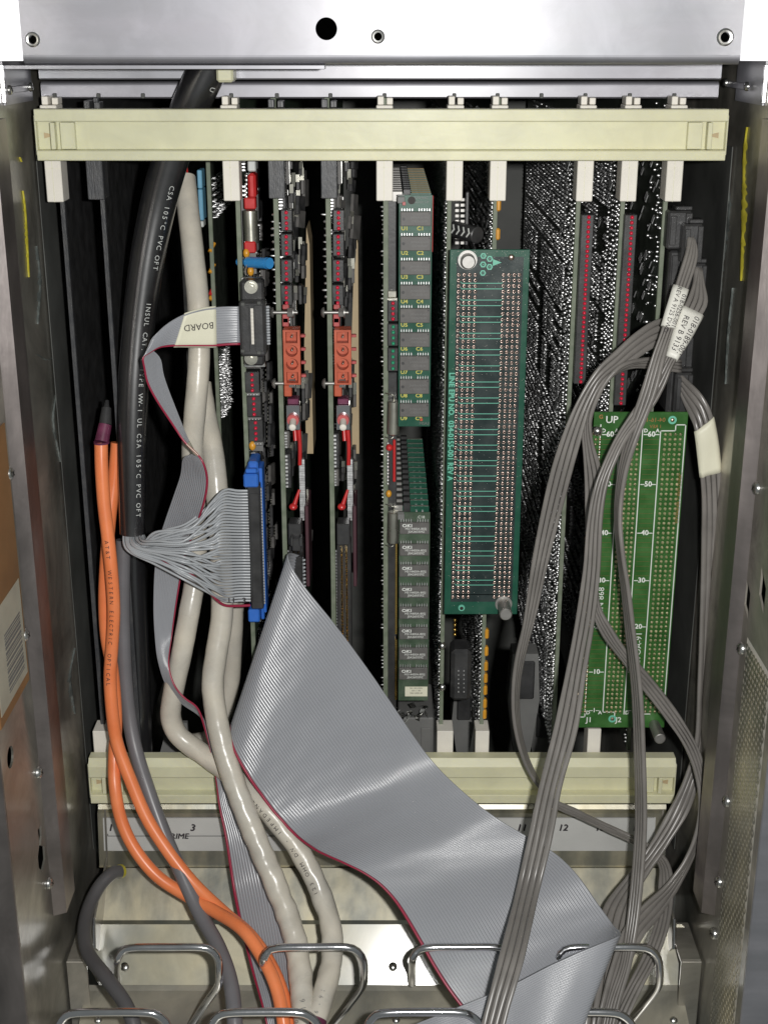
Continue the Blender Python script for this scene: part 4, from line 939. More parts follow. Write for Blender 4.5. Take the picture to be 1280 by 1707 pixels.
# ------------------------------------------------------------------ green extender board at the lower right
YN = -.016
def NQ(px, py): return P(px,py,YN)
a = NQ(990,687); b = NQ(1147,687); zb_ = NQ(990,1213).z
tN = thing('extender_board', 'bright green board marked UP with white numbers, behind the flat grey cables', 'circuit board', (a.x,YN,zb_))
m = MB(); m.cbox(a.x, b.x, YN, YN+.0016, zb_, a.z, .0003); bN = part('board', m, 'board2', tN)
wN = b.x-a.x; nz = lambda py: NQ(0,py).z
nx = lambda px, py: NQ(px,py).x                        # lateral position read off at that height
z60, z1_ = nz(724), nz(1186)
zr = lambda k: z1_+(z60-z1_)*(k-1)/59.0
colsN = [(nx(1068-0,1180)+d) for d in ()]
gA = nx(1074,724); gA2 = nx(1120,740)
grp = [[nx(p,740) for p in (1107,1115.5,1124,1132.5)], [nx(p,740) for p in (1038,1046,1054,1062)], [nx(p,740) for p in (985,992,999)]]
# group 1 lies between the right white lines, group 2 left of the middle number column, group 3 behind the cables
mp = MB()
for gi, g in enumerate(grp):
    for k in range(1, 61):
        z = zr(k)
        for x in g:
            c = Vector((x,YN-.0002,z)); mp.dome(c,(0,-1,0),.0012,.0009,8,3); mp.cyl(c-FY*.0006, c-FY*.0022+FZ*-.0004, .00042, .0003, 6)
part('tinned_joints', mp, 'pad2', bN, 'stuff')
m = MB()
for k in range(2, 60, 1):
    if k % 10 == 0: continue
    for x0, x1 in ((nx(1073,740), nx(1096,740)), (nx(1003,740), nx(1028,740))):
        m.box(x0, x1, YN-.0002, YN-.0001, zr(k)-.0001, zr(k)+.0001)
part('copper_traces', m, 'trace2', bN, 'stuff')
m = MB(); lw = .00035
def nline(xa, za, xb, zb2): m.box(min(xa,xb)-lw, max(xa,xb)+lw, YN-.0003, YN-.00012, min(za,zb2)-lw, max(za,zb2)+lw)
L1, L2, L3 = nx(1070,724), nx(1100,724), nx(1141,724)
zt1, zt2 = nz(718), nz(708)
nline(L1, nz(706), L1, nz(1190)); nline(L2, zt1, L2, nz(1190)); nline(L2, zt1, nx(1125,718), zt1); nline(nx(1125,718), zt1, nx(1125,718), zt2); nline(nx(1125,718), zt2, L3, zt2); nline(L3, zt2, L3, nz(1190)); nline(L2, nz(1190), L2+.007, nz(1190))
L4, L5 = nx(1000,724), nx(1032,724)
nline(L4, nz(708), L4, nz(1195)); nline(L5, nz(718), L5, nz(1187)); nline(L5, nz(1187), L5+.009, nz(1187)); nline(L5+.009, nz(1187), L5+.009, nz(1196)); nline(L4, nz(1195), L4-.006, nz(1195))
part('outline', m, 'white_ink', bN)
m = MB(); yy = YN-.0003
T_ = lambda s, x, z, sz, **k: text(m, s, (x,yy,z), FX, FZ, sz, **k)
T_('UP', nx(1019,700), nz(700), .0072, bold=.0002)
c1 = (L1+L2)/2; c2 = (L4+L5)/2
for k in (60,50,40,30,20,10):
    T_('\u2013%d\u2013' % k, c1, zr(k), .0054, bold=.0003); T_('\u2013%d\u2013' % k, c2, zr(k), .0054, bold=.0003)
for c in (c1,c2): T_('\u20131\u2013', c, nz(1184), .005, bold=.0002)
for x, s in ((L1+.0022,'D'),(L2-.0022,'A'),(L4+.0022,'D'),(L5-.0022,'A')):
    T_(s, x, nz(718), .0038, bold=.0002); T_(s, x, nz(1188), .0042, bold=.0002)
T_('J1', nx(981,1200), nz(1200), .0060, bold=.0002); T_('J2', nx(1030,1200), nz(1200), .0060, bold=.0002); T_('J3', nx(1066,1200), nz(1200), .0060, bold=.0002)
text(m, 'SN 868', (nx(1001,1000),yy,nz(1000)), FZ, FX*-1, .0062, 1.1); text(m, 'ALTOA-91', (nx(1063,1085),yy,nz(1085)), FZ, FX*-1, .0062, 1.1)
part('lettering', m, 'white_ink', bN)
m = MB(); T_('G', nx(1001,695), nz(695), .0040, bold=.0002)
part('copper_letter', m, 'copper_ink', bN)
for tx, px, py in (('04-16-1',1092,700),('1 REV',1092,711)):
    m = MB(); text(m, tx, (nx(px,py),yy,nz(py)), FX*-1, FZ, .0044 if py < 705 else .0034); part('copper_lettering', m, 'copper_ink', bN)
m = MB(); text(m, 'EXTENDER CARD LOGIC', (b.x-.0022,yy,nz(830)), FZ, FX*-1, .0034); part('copper_lettering', m, 'copper_ink', bN)
for px, py in ((1120,700),(1020,1198)):
    m = MB(); c = NQ(px,py); m.cyl(c-FY*.0001, c-FY*.0004, .0030, n=20, mi=1); m.dome(c-FY*.0004,(0,-1,0),.0016,.001,12,3); part('eyelet', m, ('pad2','trace'), bN)
c = NQ(1090,1208); m = MB(); e = c+Vector((.0006,-.020,-.001)); m.cyl(c, e, .0042, n=22); m.cyl(e, e-FY*.0006, .0042, .0035, 22); part('thumbscrew', m, 'turned', tN)
c = NQ(995,718); m = MB(); m.dome(c,(0,-1,0),.0040,.004,14,4); part('screw_head', m, 'steel', tN)

# ------------------------------------------------------------------ cables
def cable(name, label, cat, ctrl, r, mt, n=90, seg=16, lump=0, seed=1, group=None):
    pts = cr([P(*c) for c in ctrl], n); rr = random.Random(seed)
    rad = [r*(1+lump*(.3+.8*max(0,i/len(pts)-.55)*2)*(math.sin(i*.9+seed)*.5+rr.uniform(-.5,.5))) for i in range(len(pts))] if lump else [r]*len(pts)
    cz_ = None
    if lump:
        def cz_(f, a): w = min(1, max(.12, (f-.45)*3)); return lump*w*(.8*math.sin(f*150+2*a+seed)+.8*math.sin(f*95-a*2+seed*2)*math.sin(f*31+a)+.5*math.sin(f*260-3*a))
    t = thing(name, label, cat, tuple(pts[-1]), group); m = MB(); m.tube(pts, rad, seg, crease=cz_); o = part('jacket', m, mt, t)
    return t, o, pts, rad
def print_along(parent, pts, r, s, i0, i1, size, mt, ang, rev=False, name='printing', sx=1.):
    """letters printed one by one along a round cable between samples i0 and i1, turned by ang from the viewer's side"""
    m = MB(); L = [c for c in s]; n = len(L)
    for k, ch in enumerate(L):
        if ch == ' ': continue
        f = i0+(i1-i0)*k/max(1,n-1); i = min(int(f), len(pts)-2); p = pts[i].lerp(pts[i+1], f-i); t = (pts[i+1]-pts[i]).normalized()
        v = Vector((0,-1,.35)); v = (v-t*v.dot(t)).normalized(); v = Matrix.Rotation(ang, 3, t) @ v
        rr = r[i] if hasattr(r,'__len__') else r
        yd = v.cross(t) if not rev else t.cross(v); xd = t if not rev else -t
        vs, fs = text_geo(ch); out = []
        for a in vs:                                   # wrap each glyph round the jacket
            h = a[1]*size/rr; vv = v*math.cos(h)+yd*math.sin(h); out.append(p+xd*(a[0]*size*sx)+vv*(rr*1.02+.00022))
        m.add(out, fs)
    return part(name, m, mt, parent)

# thick black cable from the top, the fan of grey wires and the plug of card D
black_ctrl = [(372,78,.004),(350,112,.006),(330,150,.008),(308,200,.012),(283,270,.016),(262,350,.018),(245,440,.016),(232,540,.012),(224,640,.006),(221,740,.000),(221,830,-.004),(221,889,-.006)]
tB = thing('fan_out_cable', 'thick black cable hanging from the top, splayed below into grey wires', 'cable', tuple(P(221,889,-.006)))
pts = cr([P(*c) for c in black_ctrl], 110)
wpx = [(0,64),(.2,62),(.45,58),(.7,52),(1,42)]
rad = [np.interp(i/109, [a for a,_ in wpx], [b for _,b in wpx])*mpp(np.interp(i/109,[0,1],[100,889]), p.y)/2 for i, p in enumerate(pts)]
m = MB(); m.tube(pts, rad, 28, caps=False); sh = part('sheath', m, 'sheath', tB)
m = MB(); m.tube(cr([pts[-14],pts[-1]],16), [q*.86 for q in rad[-16:]], 20); part('sheath_lining', m, 'blackm', tB)
# heavier legend: runs along the right hand flank
print_along(sh, pts, rad, 'CSA 105\u00b0C PVC OFT', 31, 49, .0050, 'pale', -.72)
print_along(sh, pts, rad, 'INSUL CAT. I TYPE VW-1 UL CSA 105\u00b0C PVC OFT', 57, 104, .0048, 'pale', -.62)
print_along(sh, pts, rad, 'UL', 8, 20, .005, 'pale', -.95)
m = MB(); q = P(377,122,-.004); m.cbox(q.x-.0055, q.x+.0055, -.012, .010, q.z-.0055, q.z+.0055, .0015); part('cable_tie_head', m, 'ivory', tB)
# connector and wires
ca, cb_ = P(415,806,-.004), P(440,806,-.004); cz1, cz0 = P(0,806,-.004).z, P(0,1012,-.004).z
m = MB(); m.cbox(P(415,900,-.008).x+.0004, P(436,900,-.008).x, -.008, .0015, cz0, cz1, .0008); m.cbox(P(417,900,-.008).x+.001, P(434,900,-.008).x, -.0090, -.0081, cz0+.006, cz1-.006, .0004); part('ribbon_plug', m, 'black', tB)
NW = 40; q = random.Random(12); xs = P(415,900,-.005).x
def wirepts(i):
    f = i/(NW-1); pz = 818+f*188; g = q.random(); j1, j2, j3 = q.uniform(-1,1), q.uniform(-1,1), q.uniform(-1,1)
    e = P(416+f*2, pz, -.0045); up = max(0., 1-f*2.2)
    flat = P(374+f*4-8*math.sin(f*math.pi), pz-1+3*f, -.010-.006*math.sin(f*math.pi)+.001*j1)
    fl2 = P(352+f*6, 838+f*160+3*j2, -.016-.008*g)
    mid = P(316+12*j2, 874+f*90+13*j1, -.020-.016*g)
    low = P(266+7*j3, 893+f*46+6*j1-8*up, -.016-.016*g)
    mx = 238-29*f+4*j3; st = P(mx, 892, -.006-.004*g)
    bend = P(mx+7, 901+18*f+3*j2, -.014-.010*g)
    return [P(221+(mx-221)*.55,876,-.005), st, bend, low, mid, fl2, flat, P(396+f*3, pz, -.006), e]
for i in range(NW):
    c = wirepts(i)
    if i == NW-1: c = [P(232,918,-.022), P(285,940,-.026), P(322,960,-.026), P(350,988,-.022), P(372,1008,-.014), P(396,1010,-.008), P(417,1009,-.0045)]
    m = MB(); m.tube(cr(c, 46), .00094 if i < NW-1 else .0011, 7); part('wire', m, 'wire' if i < NW-1 else 'ribred', tB)
m = MB(); n = 40                                       # wire ends showing on the plug's far side
for i in range(n): z = cz1-.004+(cz0-cz1+.008)*i/(n-1); m.box(P(436,900,-.008).x+.0003, P(439,900,-.006).x, -.0055, -.003, z-.0008, z+.0008)
part('wire_ends', m, 'wire', tB, 'stuff')
m = MB(); 
for px, s in ((386,'T1'),(408,'3')): text(m, s, P(px,1000,-.0148), FX, FZ*-1, .0060)
part('lettering', m, 'black_ink', tB)

# pale round cables
tq = [(308,296,.060),(313,340,.050),(322,420,.034),(331,510,.018),(332,600,.010),(326,680,.004),(321,750,.006),(325,830,.010),(328,900,.012),(326,960,.006),(316,1020,-.004),(303,1090,-.010),(290,1150,-.012),(285,1195,-.012),(300,1228,-.014),(340,1258,-.020),(395,1300,-.034),(445,1350,-.052),(500,1420,-.068),(535,1490,-.084),(552,1550,-.104),(553,1600,-.122),(540,1655,-.145),(522,1712,-.165),(505,1780,-.18)]
t, o, p_, r_ = cable('round_cable', 'pale beige round cable, the one that hangs down behind the label marked BOARD', 'cable', tq, .0078, 'beige', 260, 24, .040, 3, 'pale beige round cables')
print_along(o, p_, r_, '123 OHM DW - IMPEDANCE', 213, 182, .0042, 'black_ink', .25, True)
print_along(o, p_, r_, '06-91', 248, 241, .0040, 'plug', .2, True)
m = MB(); m.tube(p_[247:252], [q*1.06 for q in r_[247:252]], 20, caps=False); part('blue_band', m, 'boot', t)
m = MB(); c = p_[0]
for i in range(5): m.tube(cr([c+Vector((-.003+.0014*i,0,-.002)), c+Vector((-.005+.0016*i,.004,.006)), c+Vector((-.008+.002*i,.012,.016-.001*i))], 10), .0007, 6, mi=i % 2)
part('stripped_wires', m, ('red','wire'), t)
tq = [(334,640,.050),(342,690,.040),(354,750,.026),(362,820,.014),(368,900,.006),(370,970,.000),(370,1030,-.006),(361,1090,-.014),(355,1140,-.020),(362,1200,-.028),(378,1265,-.040),(402,1335,-.056),(432,1410,-.072),(462,1480,-.088),(486,1545,-.106),(498,1600,-.124),(503,1655,-.145),(510,1712,-.165),(515,1780,-.18)]
t, o, p_, r_ = cable('round_cable', 'pale beige round cable emerging below the red edged plug, in front of the rail', 'cable', tq, .0083, 'beige', 250, 24, .040, 8, 'pale beige round cables')
print_along(o, p_, r_, '9116', 229, 236, .0050, 'plug', -.1); print_along(o, p_, r_, '100-05', 231, 240, .0050, 'plug', .7)
# third length of pale cable glimpsed behind
t, o, p_, r_ = cable('round_cable', 'short dim stretch of pale round cable deep behind the broad ribbon', 'cable', [(392,1000,.06),(388,1080,.055),(384,1140,.05),(372,1190,.045),(350,1230,.04),(318,1240,.05),(296,1262,.06)], .0075, 'beige', 60, 16, .03, 5, 'pale beige round cables')

# orange fibre leads, their boots, and the text
t1, o1, p1, r1 = cable('fibre_lead', 'orange fibre lead with black lettering, crossing over the plain one', 'cable', [(169,738,-.006),(170,780,-.010),(174,840,-.014),(181,900,-.018),(187,960,-.022),(190,1020,-.022),(187,1080,-.020),(184,1130,-.024),(188,1190,-.030),(196,1240,-.034),(218,1300,-.042),(246,1365,-.052),(285,1425,-.062),(325,1475,-.072),(372,1520,-.086),(418,1560,-.104),(452,1610,-.124),(472,1660,-.142),(482,1712,-.160),(490,1780,-.17)], .0048, 'orange', 130, 18, group='orange fibre leads')
print_along(o1, p1, r1, 'AT&T  WESTERN ELECTRIC  OPTICAL', 18, 46, .0040, 'black_ink', .12)
print_along(o1, p1, r1, 'OPTICAL CABLE', 96, 106, .0040, 'black_ink', .1)
t2, o2, p2, r2 = cable('fibre_lead', 'plain orange fibre lead that swings out in the wider loop over the numbered strip', 'cable', [(196,738,.010),(191,800,.006),(184,860,.000),(178,930,-.006),(175,1000,-.010),(178,1060,-.012),(187,1110,-.012),(192,1160,-.016),(194,1210,-.022),(191,1260,-.030),(192,1310,-.042),(202,1365,-.050),(225,1415,-.058),(262,1460,-.066),(310,1492,-.074),(360,1520,-.090),(405,1550,-.112),(440,1600,-.132),(462,1650,-.150),(474,1712,-.168),(480,1780,-.178)], .0047, 'orange', 130, 18, group='orange fibre leads')
m = MB(); a = P(170,738,-.006); b = P(176,708,.000); c = P(178,680,.006); d = P(179,668,.010)
m.cyl(a+FZ*.0006, b, .0050, .0047, 18); boot = part('boot', m, 'boot', t1); m = MB(); m.cyl(b, c, .0046, .0034, 18); m.cyl(c, d, .0022, .0014, 12); part('strain_relief', m, 'black', t1)
m = MB(); m.tube([a+FZ*.0010, a-FZ*.0004], [.0056,.0056], 18); part('cuff', m, 'boot', t1)
# grey leads
cable('grey_lead', 'dark grey round lead running beside the orange leads to the foot of the tray', 'cable', [(206,900,.010),(205,1000,.004),(207,1090,-.002),(213,1170,-.008),(224,1240,-.018),(245,1310,-.034),(272,1385,-.050),(300,1450,-.066),(332,1520,-.086),(365,1580,-.112),(385,1640,-.140),(392,1712,-.165),(394,1790,-.18)], .0055, 'greycab', 100, 18)
t, o, p_, r_ = cable('grey_lead', 'short dark grey lead with a yellow tip, bending down at the tray', 'cable', [(200,1453,-.030),(186,1457,-.036),(166,1478,-.046),(149,1512,-.062),(141,1550,-.082),(148,1590,-.108),(178,1630,-.135),(210,1675,-.155),(228,1725,-.170),(238,1790,-.18)], .0052, 'darkcab', 80, 18)
m = MB(); a = P(199,1453,-.030); b = P(203,1452,-.028); m.cyl(a, b, .0054, n=16); part('yellow_tip', m, 'yellow', t)
# second black sleeve below the fan
cable('black_sleeve', 'plain black sleeve hanging below the mouth of the thick black cable', 'cable', [(222,880,.035),(224,960,.034),(228,1060,.032),(232,1160,.030),(236,1280,.028)], .0095, 'sheath', 40, 18)

# ------------------------------------------------------------------ ribbons and flat cables
class Rib:
    """surface spanned by two edge curves given as control pairs ((px,py,y) left, (px,py,y) right)"""
    def __init__(s, pairs, K):
        n = len(pairs); A = [P(*a) for a, b in pairs]; B = [P(*b) for a, b in pairs]
        def sp(p):
            p = [p[0]*2-p[1]]+p+[p[-1]*2-p[-2]]; out = []
            for i in range(1, len(p)-2):
                a, b, c, d = p[i-1:i+3]
                for k in range(24):
                    t = k/24; out.append(.5*((2*b)+(c-a)*t+(2*a-5*b+4*c-d)*t*t+(3*b-a-3*c+d)*t**3))
            out.append(p[-2]); return np.array([tuple(v) for v in out])
        a, b = sp(A), sp(B); mid = (a+b)/2
        L = np.concatenate([[0], np.cumsum(np.maximum(np.linalg.norm(np.diff(a,axis=0),axis=1), np.linalg.norm(np.diff(b,axis=0),axis=1)))]); q = np.linspace(0,L[-1],K)
        it = lambda X: np.stack([np.interp(q,L,X[:,j]) for j in range(3)],1)
        s.A, s.B, s.K = it(a), it(b), K
        for _ in range(2):
            for X in (s.A, s.B): X[1:-1] = X[1:-1]*.5+(X[:-2]+X[2:])*.25
    wob = 0.
    def grid(s, ts, r0=0, r1=None):
        ts = np.asarray(ts); A, B = s.A[r0:r1], s.B[r0:r1]; G = A[:,None,:]*(1-ts)[None,:,None]+B[:,None,:]*ts[None,:,None]
        if s.wob:
            q = (np.arange(s.K)[r0:r1]/s.K)[:,None]; t = ts[None,:]; w = 0
            for a, fs, ft, ph in ((1,5.2,.6,.3),(.7,9.1,-.9,1.7),(.45,15.3,1.6,2.9),(.25,27,-2.3,.8),(.2,41,3.1,4.)): w = w+a*np.sin(2*math.pi*(fs*q+ft*t)+ph)
            G[:,:,1] += s.wob*w; G[:,:,2] += s.wob*.5*w
        return G
    def normals(s, ts, r0=0, r1=None):
        G = s.grid(ts); du = np.gradient(G, axis=0); dv = (s.B-s.A)[:,None,:]+0*G; n = np.cross(du, dv); l = np.linalg.norm(n,axis=2,keepdims=True); n = n/np.maximum(l,1e-9)
        return n[r0:r1]
def strip_mesh(rib, t0, t1, n, h, sub=4, flatv=.35, r0=0, r1=None, lift=0):
    """n round conductors side by side between t0 and t1, both faces ridged, closed round the edges"""
    ph = [k/sub for k in range(sub)]
    ts = [t0+(t1-t0)*(i+p)/n for i in range(n) for p in ph]+[t1]; prof = [flatv+(1-flatv)*math.sqrt(max(0,1-(2*p-1)**2)) for i in range(n) for p in ph]+[flatv]
    prof[0] = .1; prof[-1] = .1
    G = rib.grid(ts,r0,r1); Nn = rib.normals(ts,r0,r1); H = (np.array(prof)*h+lift)[None,:,None]
    K, T = G.shape[:2]; V = np.concatenate([(G+Nn*H).reshape(-1,3), (G-Nn*H).reshape(-1,3)]); m = MB(); m.v = [tuple(v) for v in V.tolist()]; o = K*T
    i, j = np.meshgrid(np.arange(K-1), np.arange(T-1), indexing='ij'); a = (i*T+j).ravel()
    q1 = np.stack([a,a+1,a+T+1,a+T],1); q2 = np.stack([a+T,a+T+1,a+1,a],1)+o
    e = np.arange(K-1)*T; s1 = np.stack([e,e+T,e+T+o,e+o],1); f = e+T-1; s2 = np.stack([f+T,f,f+o,f+T+o],1)
    c = np.arange(T-1); c1 = np.stack([c+1,c,c+o,c+1+o],1); d = c+(K-1)*T; c2 = np.stack([d,d+1,d+1+o,d+o],1)
    m.f = [tuple(x) for x in np.concatenate([q1,q2,s1,s2,c1,c2]).tolist()]; m.m = [0]*len(m.f); m.sm = [True]*(2*len(q1))+[False]*(len(m.f)-2*len(q1)); return m
def ribbon(name, label, pairs, n, K=160, h=.00052, mt='ribbon', red=True, sub=5, group=None):
    rb = Rib(pairs, K); rb.wob = .00020 if n > 30 else .0002; t = thing(name, label, 'ribbon cable', tuple(rb.A[-1]), group)
    e = 1-1/n if red else 1
    part('conductors', strip_mesh(rb, 0, e, n-1 if red else n, h, sub, .12), mt, t)
    if red: part('red_conductor', strip_mesh(rb, e+.0005, 1, 1, h*1.05, 6), 'ribred', t)
    return t, rb
def flat_cable(name, label, pairs, n, K=110, h=.0017, group='flat grey cables at the right', tag_rows=None):
    rb = Rib(pairs, K); rb.wob = .0003; t = thing(name, label, 'flat cable', tuple(rb.A[-1]), group)
    for i in range(n):
        g = .012; part('conductor', strip_mesh(rb, i/n+g/2*1, (i+1)/n-g/2, 1, h, 10, .42), 'flatcab', t)
    return t, rb
def wrap(t, rb, f0, f1, h, mt, name='label', t0=-.03, t1=1.03):
    r0, r1 = int(f0*rb.K), int(f1*rb.K); return part(name, strip_mesh(rb, t0, t1, 1, h, 8, .86, r0, r1), mt, t), r0, r1
def on_rib(rb, row, tt, h):
    g = rb.grid([tt])[row,0]; n = rb.normals([tt])[row,0]; i0, i1 = max(0,row-2), min(rb.K-1,row+2)
    du = Vector(rb.grid([tt])[i1,0]-rb.grid([tt])[i0,0]).normalized(); n = Vector(n); p = Vector(g); c = cam.location-p
    if n.dot(c) < 0: n = -n
    dv = (Vector(rb.B[row])-Vector(rb.A[row])).normalized(); return p+n*h, du, dv, n
def frac(rb, px, py, y=-.03):
    p = P(px,py,y); M_ = (rb.A+rb.B)/2; s_ = mpp(853,-.03)
    def scr(v):
        d = np.array(v)-np.array(cam.location); zc = d[:,1]*CT-d[:,2]*ST; return np.stack([640+F*d[:,0]/zc, 853.5-F*(d[:,1]*ST+d[:,2]*CT)/zc],1)
    S_ = scr(M_); return float(np.argmin((S_[:,0]-px)**2+(S_[:,1]-py)**2))/rb.K

# ribbon with the BOARD label, from the hooded plug down behind everything to the tray
pr = [((402,511,-.008),(402,575,-.008)),((384,511,-.009),(384,575.5,-.009)),((360,512,-.012),(362,577,-.012)),((330,517,-.018),(320,577,-.018)),((300,527,-.024),(282,578,-.025)),((272,545,-.030),(262,582,-.033)),((254,565,-.034),(246,592,-.040)),((250,580,-.030),(238,598,-.044)),((268,596,-.024),(240,612,-.042)),((272,622,-.022),(246,640,-.040)),((284,658,-.020),(264,672,-.038)),((300,700,-.020),(288,708,-.034)),((313,733,-.022),(309,738,-.034)),((324,758,-.026),(330,757,-.036)),((306,762,-.020),(341,773,-.038)),((302,790,-.012),(347,800,-.034)),((290,826,-.008),(343,834,-.030)),((276,866,-.004),(328,880,-.016)),((264,905,.000),(312,920,-.004)),((258,950,.000),(303,960,.000)),((256,1005,-.004),(294,1015,-.002)),((258,1055,-.008),(287,1065,-.008)),((264,1100,-.012),(282,1108,-.020)),((278,1142,-.014),(290,1140,-.026)),((302,1172,-.014),(308,1163,-.030)),((332,1192,-.014),(330,1180,-.028)),((356,1225,-.018),(345,1228,-.024)),((388,1290,-.030),(359,1296,-.028)),((412,1340,-.044),(365,1345,-.036)),((440,1400,-.058),(376,1400,-.048)),((462,1470,-.074),(388,1480,-.064)),((474,1540,-.094),(402,1550,-.088)),((482,1610,-.120),(420,1620,-.112)),((488,1680,-.148),(440,1690,-.140)),((492,1770,-.17),(460,1780,-.16))]
tR, rR = ribbon('narrow_ribbon', 'narrow grey ribbon cable carrying the label printed BOARD, red on one edge', pr, 16, 240, .00068)
f0, f1 = frac(rR, 361, 544), frac(rR, 290, 553)
lb, r0, r1 = wrap(tR, rR, f0, f1, .00095, 'label')
p, du, dv, n_ = on_rib(rR, int(r0+(r1-r0)*.50), .44, .0019); m = MB(); text(m, 'BOARD', p, du, du.cross(n_)*-1 if (du.cross(n_)).z > 0 else du.cross(n_), .0066, .95); part('lettering', m, 'black_ink', lb)
f0, f1 = frac(rR, 310, 736), frac(rR, 336, 766); wrap(tR, rR, f0, f1, .00095, 'label')
# the hooded plug at its start
tag_x0, tag_x1 = P(399,500,-.010).x, P(443,560,-.010).x
m = MB(); z1, z0 = P(0,472,-.006).z, P(0,604,-.006).z
a, b = P(400,470,-.006).x, P(441,470,-.006).x
m.cbox(a, b-.001, -.004, .009, P(0,507,-.004).z, P(0,468,-.004).z, .0014); m.cbox(a+.001, b-.002, -.004, .009, P(0,610,-.004).z, P(0,592,-.004).z, .0014)
m.cbox(a-.0006, b+.0004, -.013, .004, P(0,594,-.012).z, P(0,502,-.012).z, .0016); m.cbox(a+.0016, a+.0062, -.0136, -.0128, P(0,585,-.012).z, P(0,508,-.012).z, .0004)
m.cbox(b-.0070, b-.0012, -.0136, -.0128, P(0,585,-.012).z, P(0,508,-.012).z, .0004)
pl = part('hooded_plug', m, 'black', tR)
for px, py in ((405,507),(432,505),(405,585),(432,588)):
    m = MB(); q = P(px,py,-.0132); m.cbox(q.x-.0014, q.x+.0014, -.0140, -.0129, q.z-.0012, q.z+.0012, .0003); part('plug_lug', m, 'blackm', pl)
m = MB(); q = P(420,514,-.0137); q2 = P(420,574,-.0137)
for i in range(26): z = q.z+(q2.z-q.z)*(i+.5)/26; m.box(q.x-.0009, q.x+.0009, -.0139, -.0126, z-.00038, z+.00038)
part('white_scale', m, 'white', pl, 'stuff')
m = MB(); text(m, 'JAPAN', P(408,545,-.0138), FZ, FX*-1, .0030); part('marking', m, 'greyej', pl)
m = MB()
for i in range(14): z = P(0,512,-.006).z+(P(0,573,-.006).z-P(0,512,-.006).z)*i/13; m.cyl((b+.0005,-.006,z),(b+.0024,-.005,z),.0009,n=8)
part('wire_ends', m, 'wire', tR, 'stuff')
for py in (478,597):
    c = P(419,py,-.0045); m = MB(); m.cyl(c+FY*.0004, c-FY*.0012, .0046, n=22); m.cyl(c-FY*.0012, c-FY*.0030, .0034, n=6, smooth=False); m.cyl(c-FY*.0030, c-FY*.0042, .0016, n=12); part('nut', m, 'can', pl)

# broad ribbon plugged into the left twin card
pr = [((505,928,.006),(512,1186,.006)),((494,924,.000),(470,1194,.000)),((484,922,-.008),(412,1198,-.010)),((480,926,-.016),(386,1208,-.022)),((486,945,-.022),(385,1232,-.034)),((508,978,-.026),(392,1258,-.042)),((555,1036,-.032),(413,1295,-.050)),((602,1100,-.036),(437,1330,-.055)),((662,1186,-.043),(467,1368,-.062)),((715,1262,-.052),(498,1400,-.072)),((770,1318,-.068),(530,1420,-.088)),((825,1362,-.082),(573,1440,-.104)),((880,1396,-.090),(618,1464,-.112)),((925,1422,-.098),(655,1500,-.122)),((962,1458,-.112),(688,1552,-.138)),((1000,1512,-.128),(728,1622,-.158)),((1022,1542,-.140),(778,1690,-.176)),((1034,1554,-.160),(880,1800,-.206)),((1026,1562,-.176),(930,1830,-.232)),((985,1578,-.181),(900,1850,-.242)),((925,1606,-.186),(850,1870,-.247)),((850,1643,-.191),(790,1900,-.251)),((770,1676,-.196),(720,1920,-.254)),((690,1708,-.200),(650,1940,-.256)),((560,1765,-.2),(540,1990,-.228))]
tW, rW = ribbon('broad_ribbon', 'very broad grey ribbon cable with a red edge, sweeping across the middle and folded back', pr, 56, 240, .00075)
m = MB(); a = P(487,930,.002); b = P(504,930,.002); m.cbox(a.x, b.x, -.001, .0115, zv(1190), zv(918), .0008)
pg = part('ribbon_plug', m, 'black', tW)
m = MB(); m.cbox(a.x+.0005, b.x-.0003, -.003, .0035, zv(917,.0), zv(897,.0), .0008); m.cbox(a.x-.0004, a.x+.0016, -.005, .0035, zv(907,0), zv(893,0), .0005); m.cbox(b.x-.0016, b.x+.0008, -.005, .0035, zv(907,0), zv(893,0), .0005); part('plug_latch', m, 'black', tW)
m = MB()
for i in range(44): z = zv(926)+(zv(1180)-zv(926))*i/43; m.cyl((b.x+.0002,.002,z),(b.x+.0018,.003,z),.0009,n=6)
part('wire_ends', m, 'wire', tW, 'stuff')

# flat grey multi-conductor cables on the right
def fc(rows): return [((l[0],l[1],d1),(r[0],r[1],d2)) for l, r, d1, d2 in rows]
tF5, rb5 = flat_cable('flat_cable', 'flat grey cable with a blank white band, hanging at the far right', fc([((1132,652),(1134,622),-.004,-.004),((1141,676),(1146,634),-.010,-.010),((1150,696),(1165,650),-.018,-.018),((1155,710),(1184,680),-.022,-.022),((1159,730),(1192,712),-.024,-.024),((1163,765),(1198,750),-.024,-.024),((1167,805),(1202,798),-.024,-.024),((1169,850),(1203,850),-.024,-.022),((1168,950),(1199,950),-.026,-.018),((1166,1060),(1191,1060),-.028,-.014),((1163,1160),(1183,1160),-.032,-.014),((1158,1240),(1178,1245),-.038,-.022),((1140,1300),(1162,1308),-.044,-.036),((1110,1358),(1146,1358),-.052,-.052),((1074,1420),(1112,1412),-.060,-.064),((1036,1470),(1078,1462),-.072,-.076),((1004,1515),(1052,1510),-.088,-.092),((990,1570),(1040,1565),-.112,-.112),((980,1640),(1030,1640),-.136,-.136),((970,1720),(1022,1720),-.16,-.16),((965,1790),(1015,1790),-.17,-.17)]), 4, 130, .0016)
wrap(tF5, rb5, frac(rb5,1174,709), frac(rb5,1185,801), .0026, 'label')
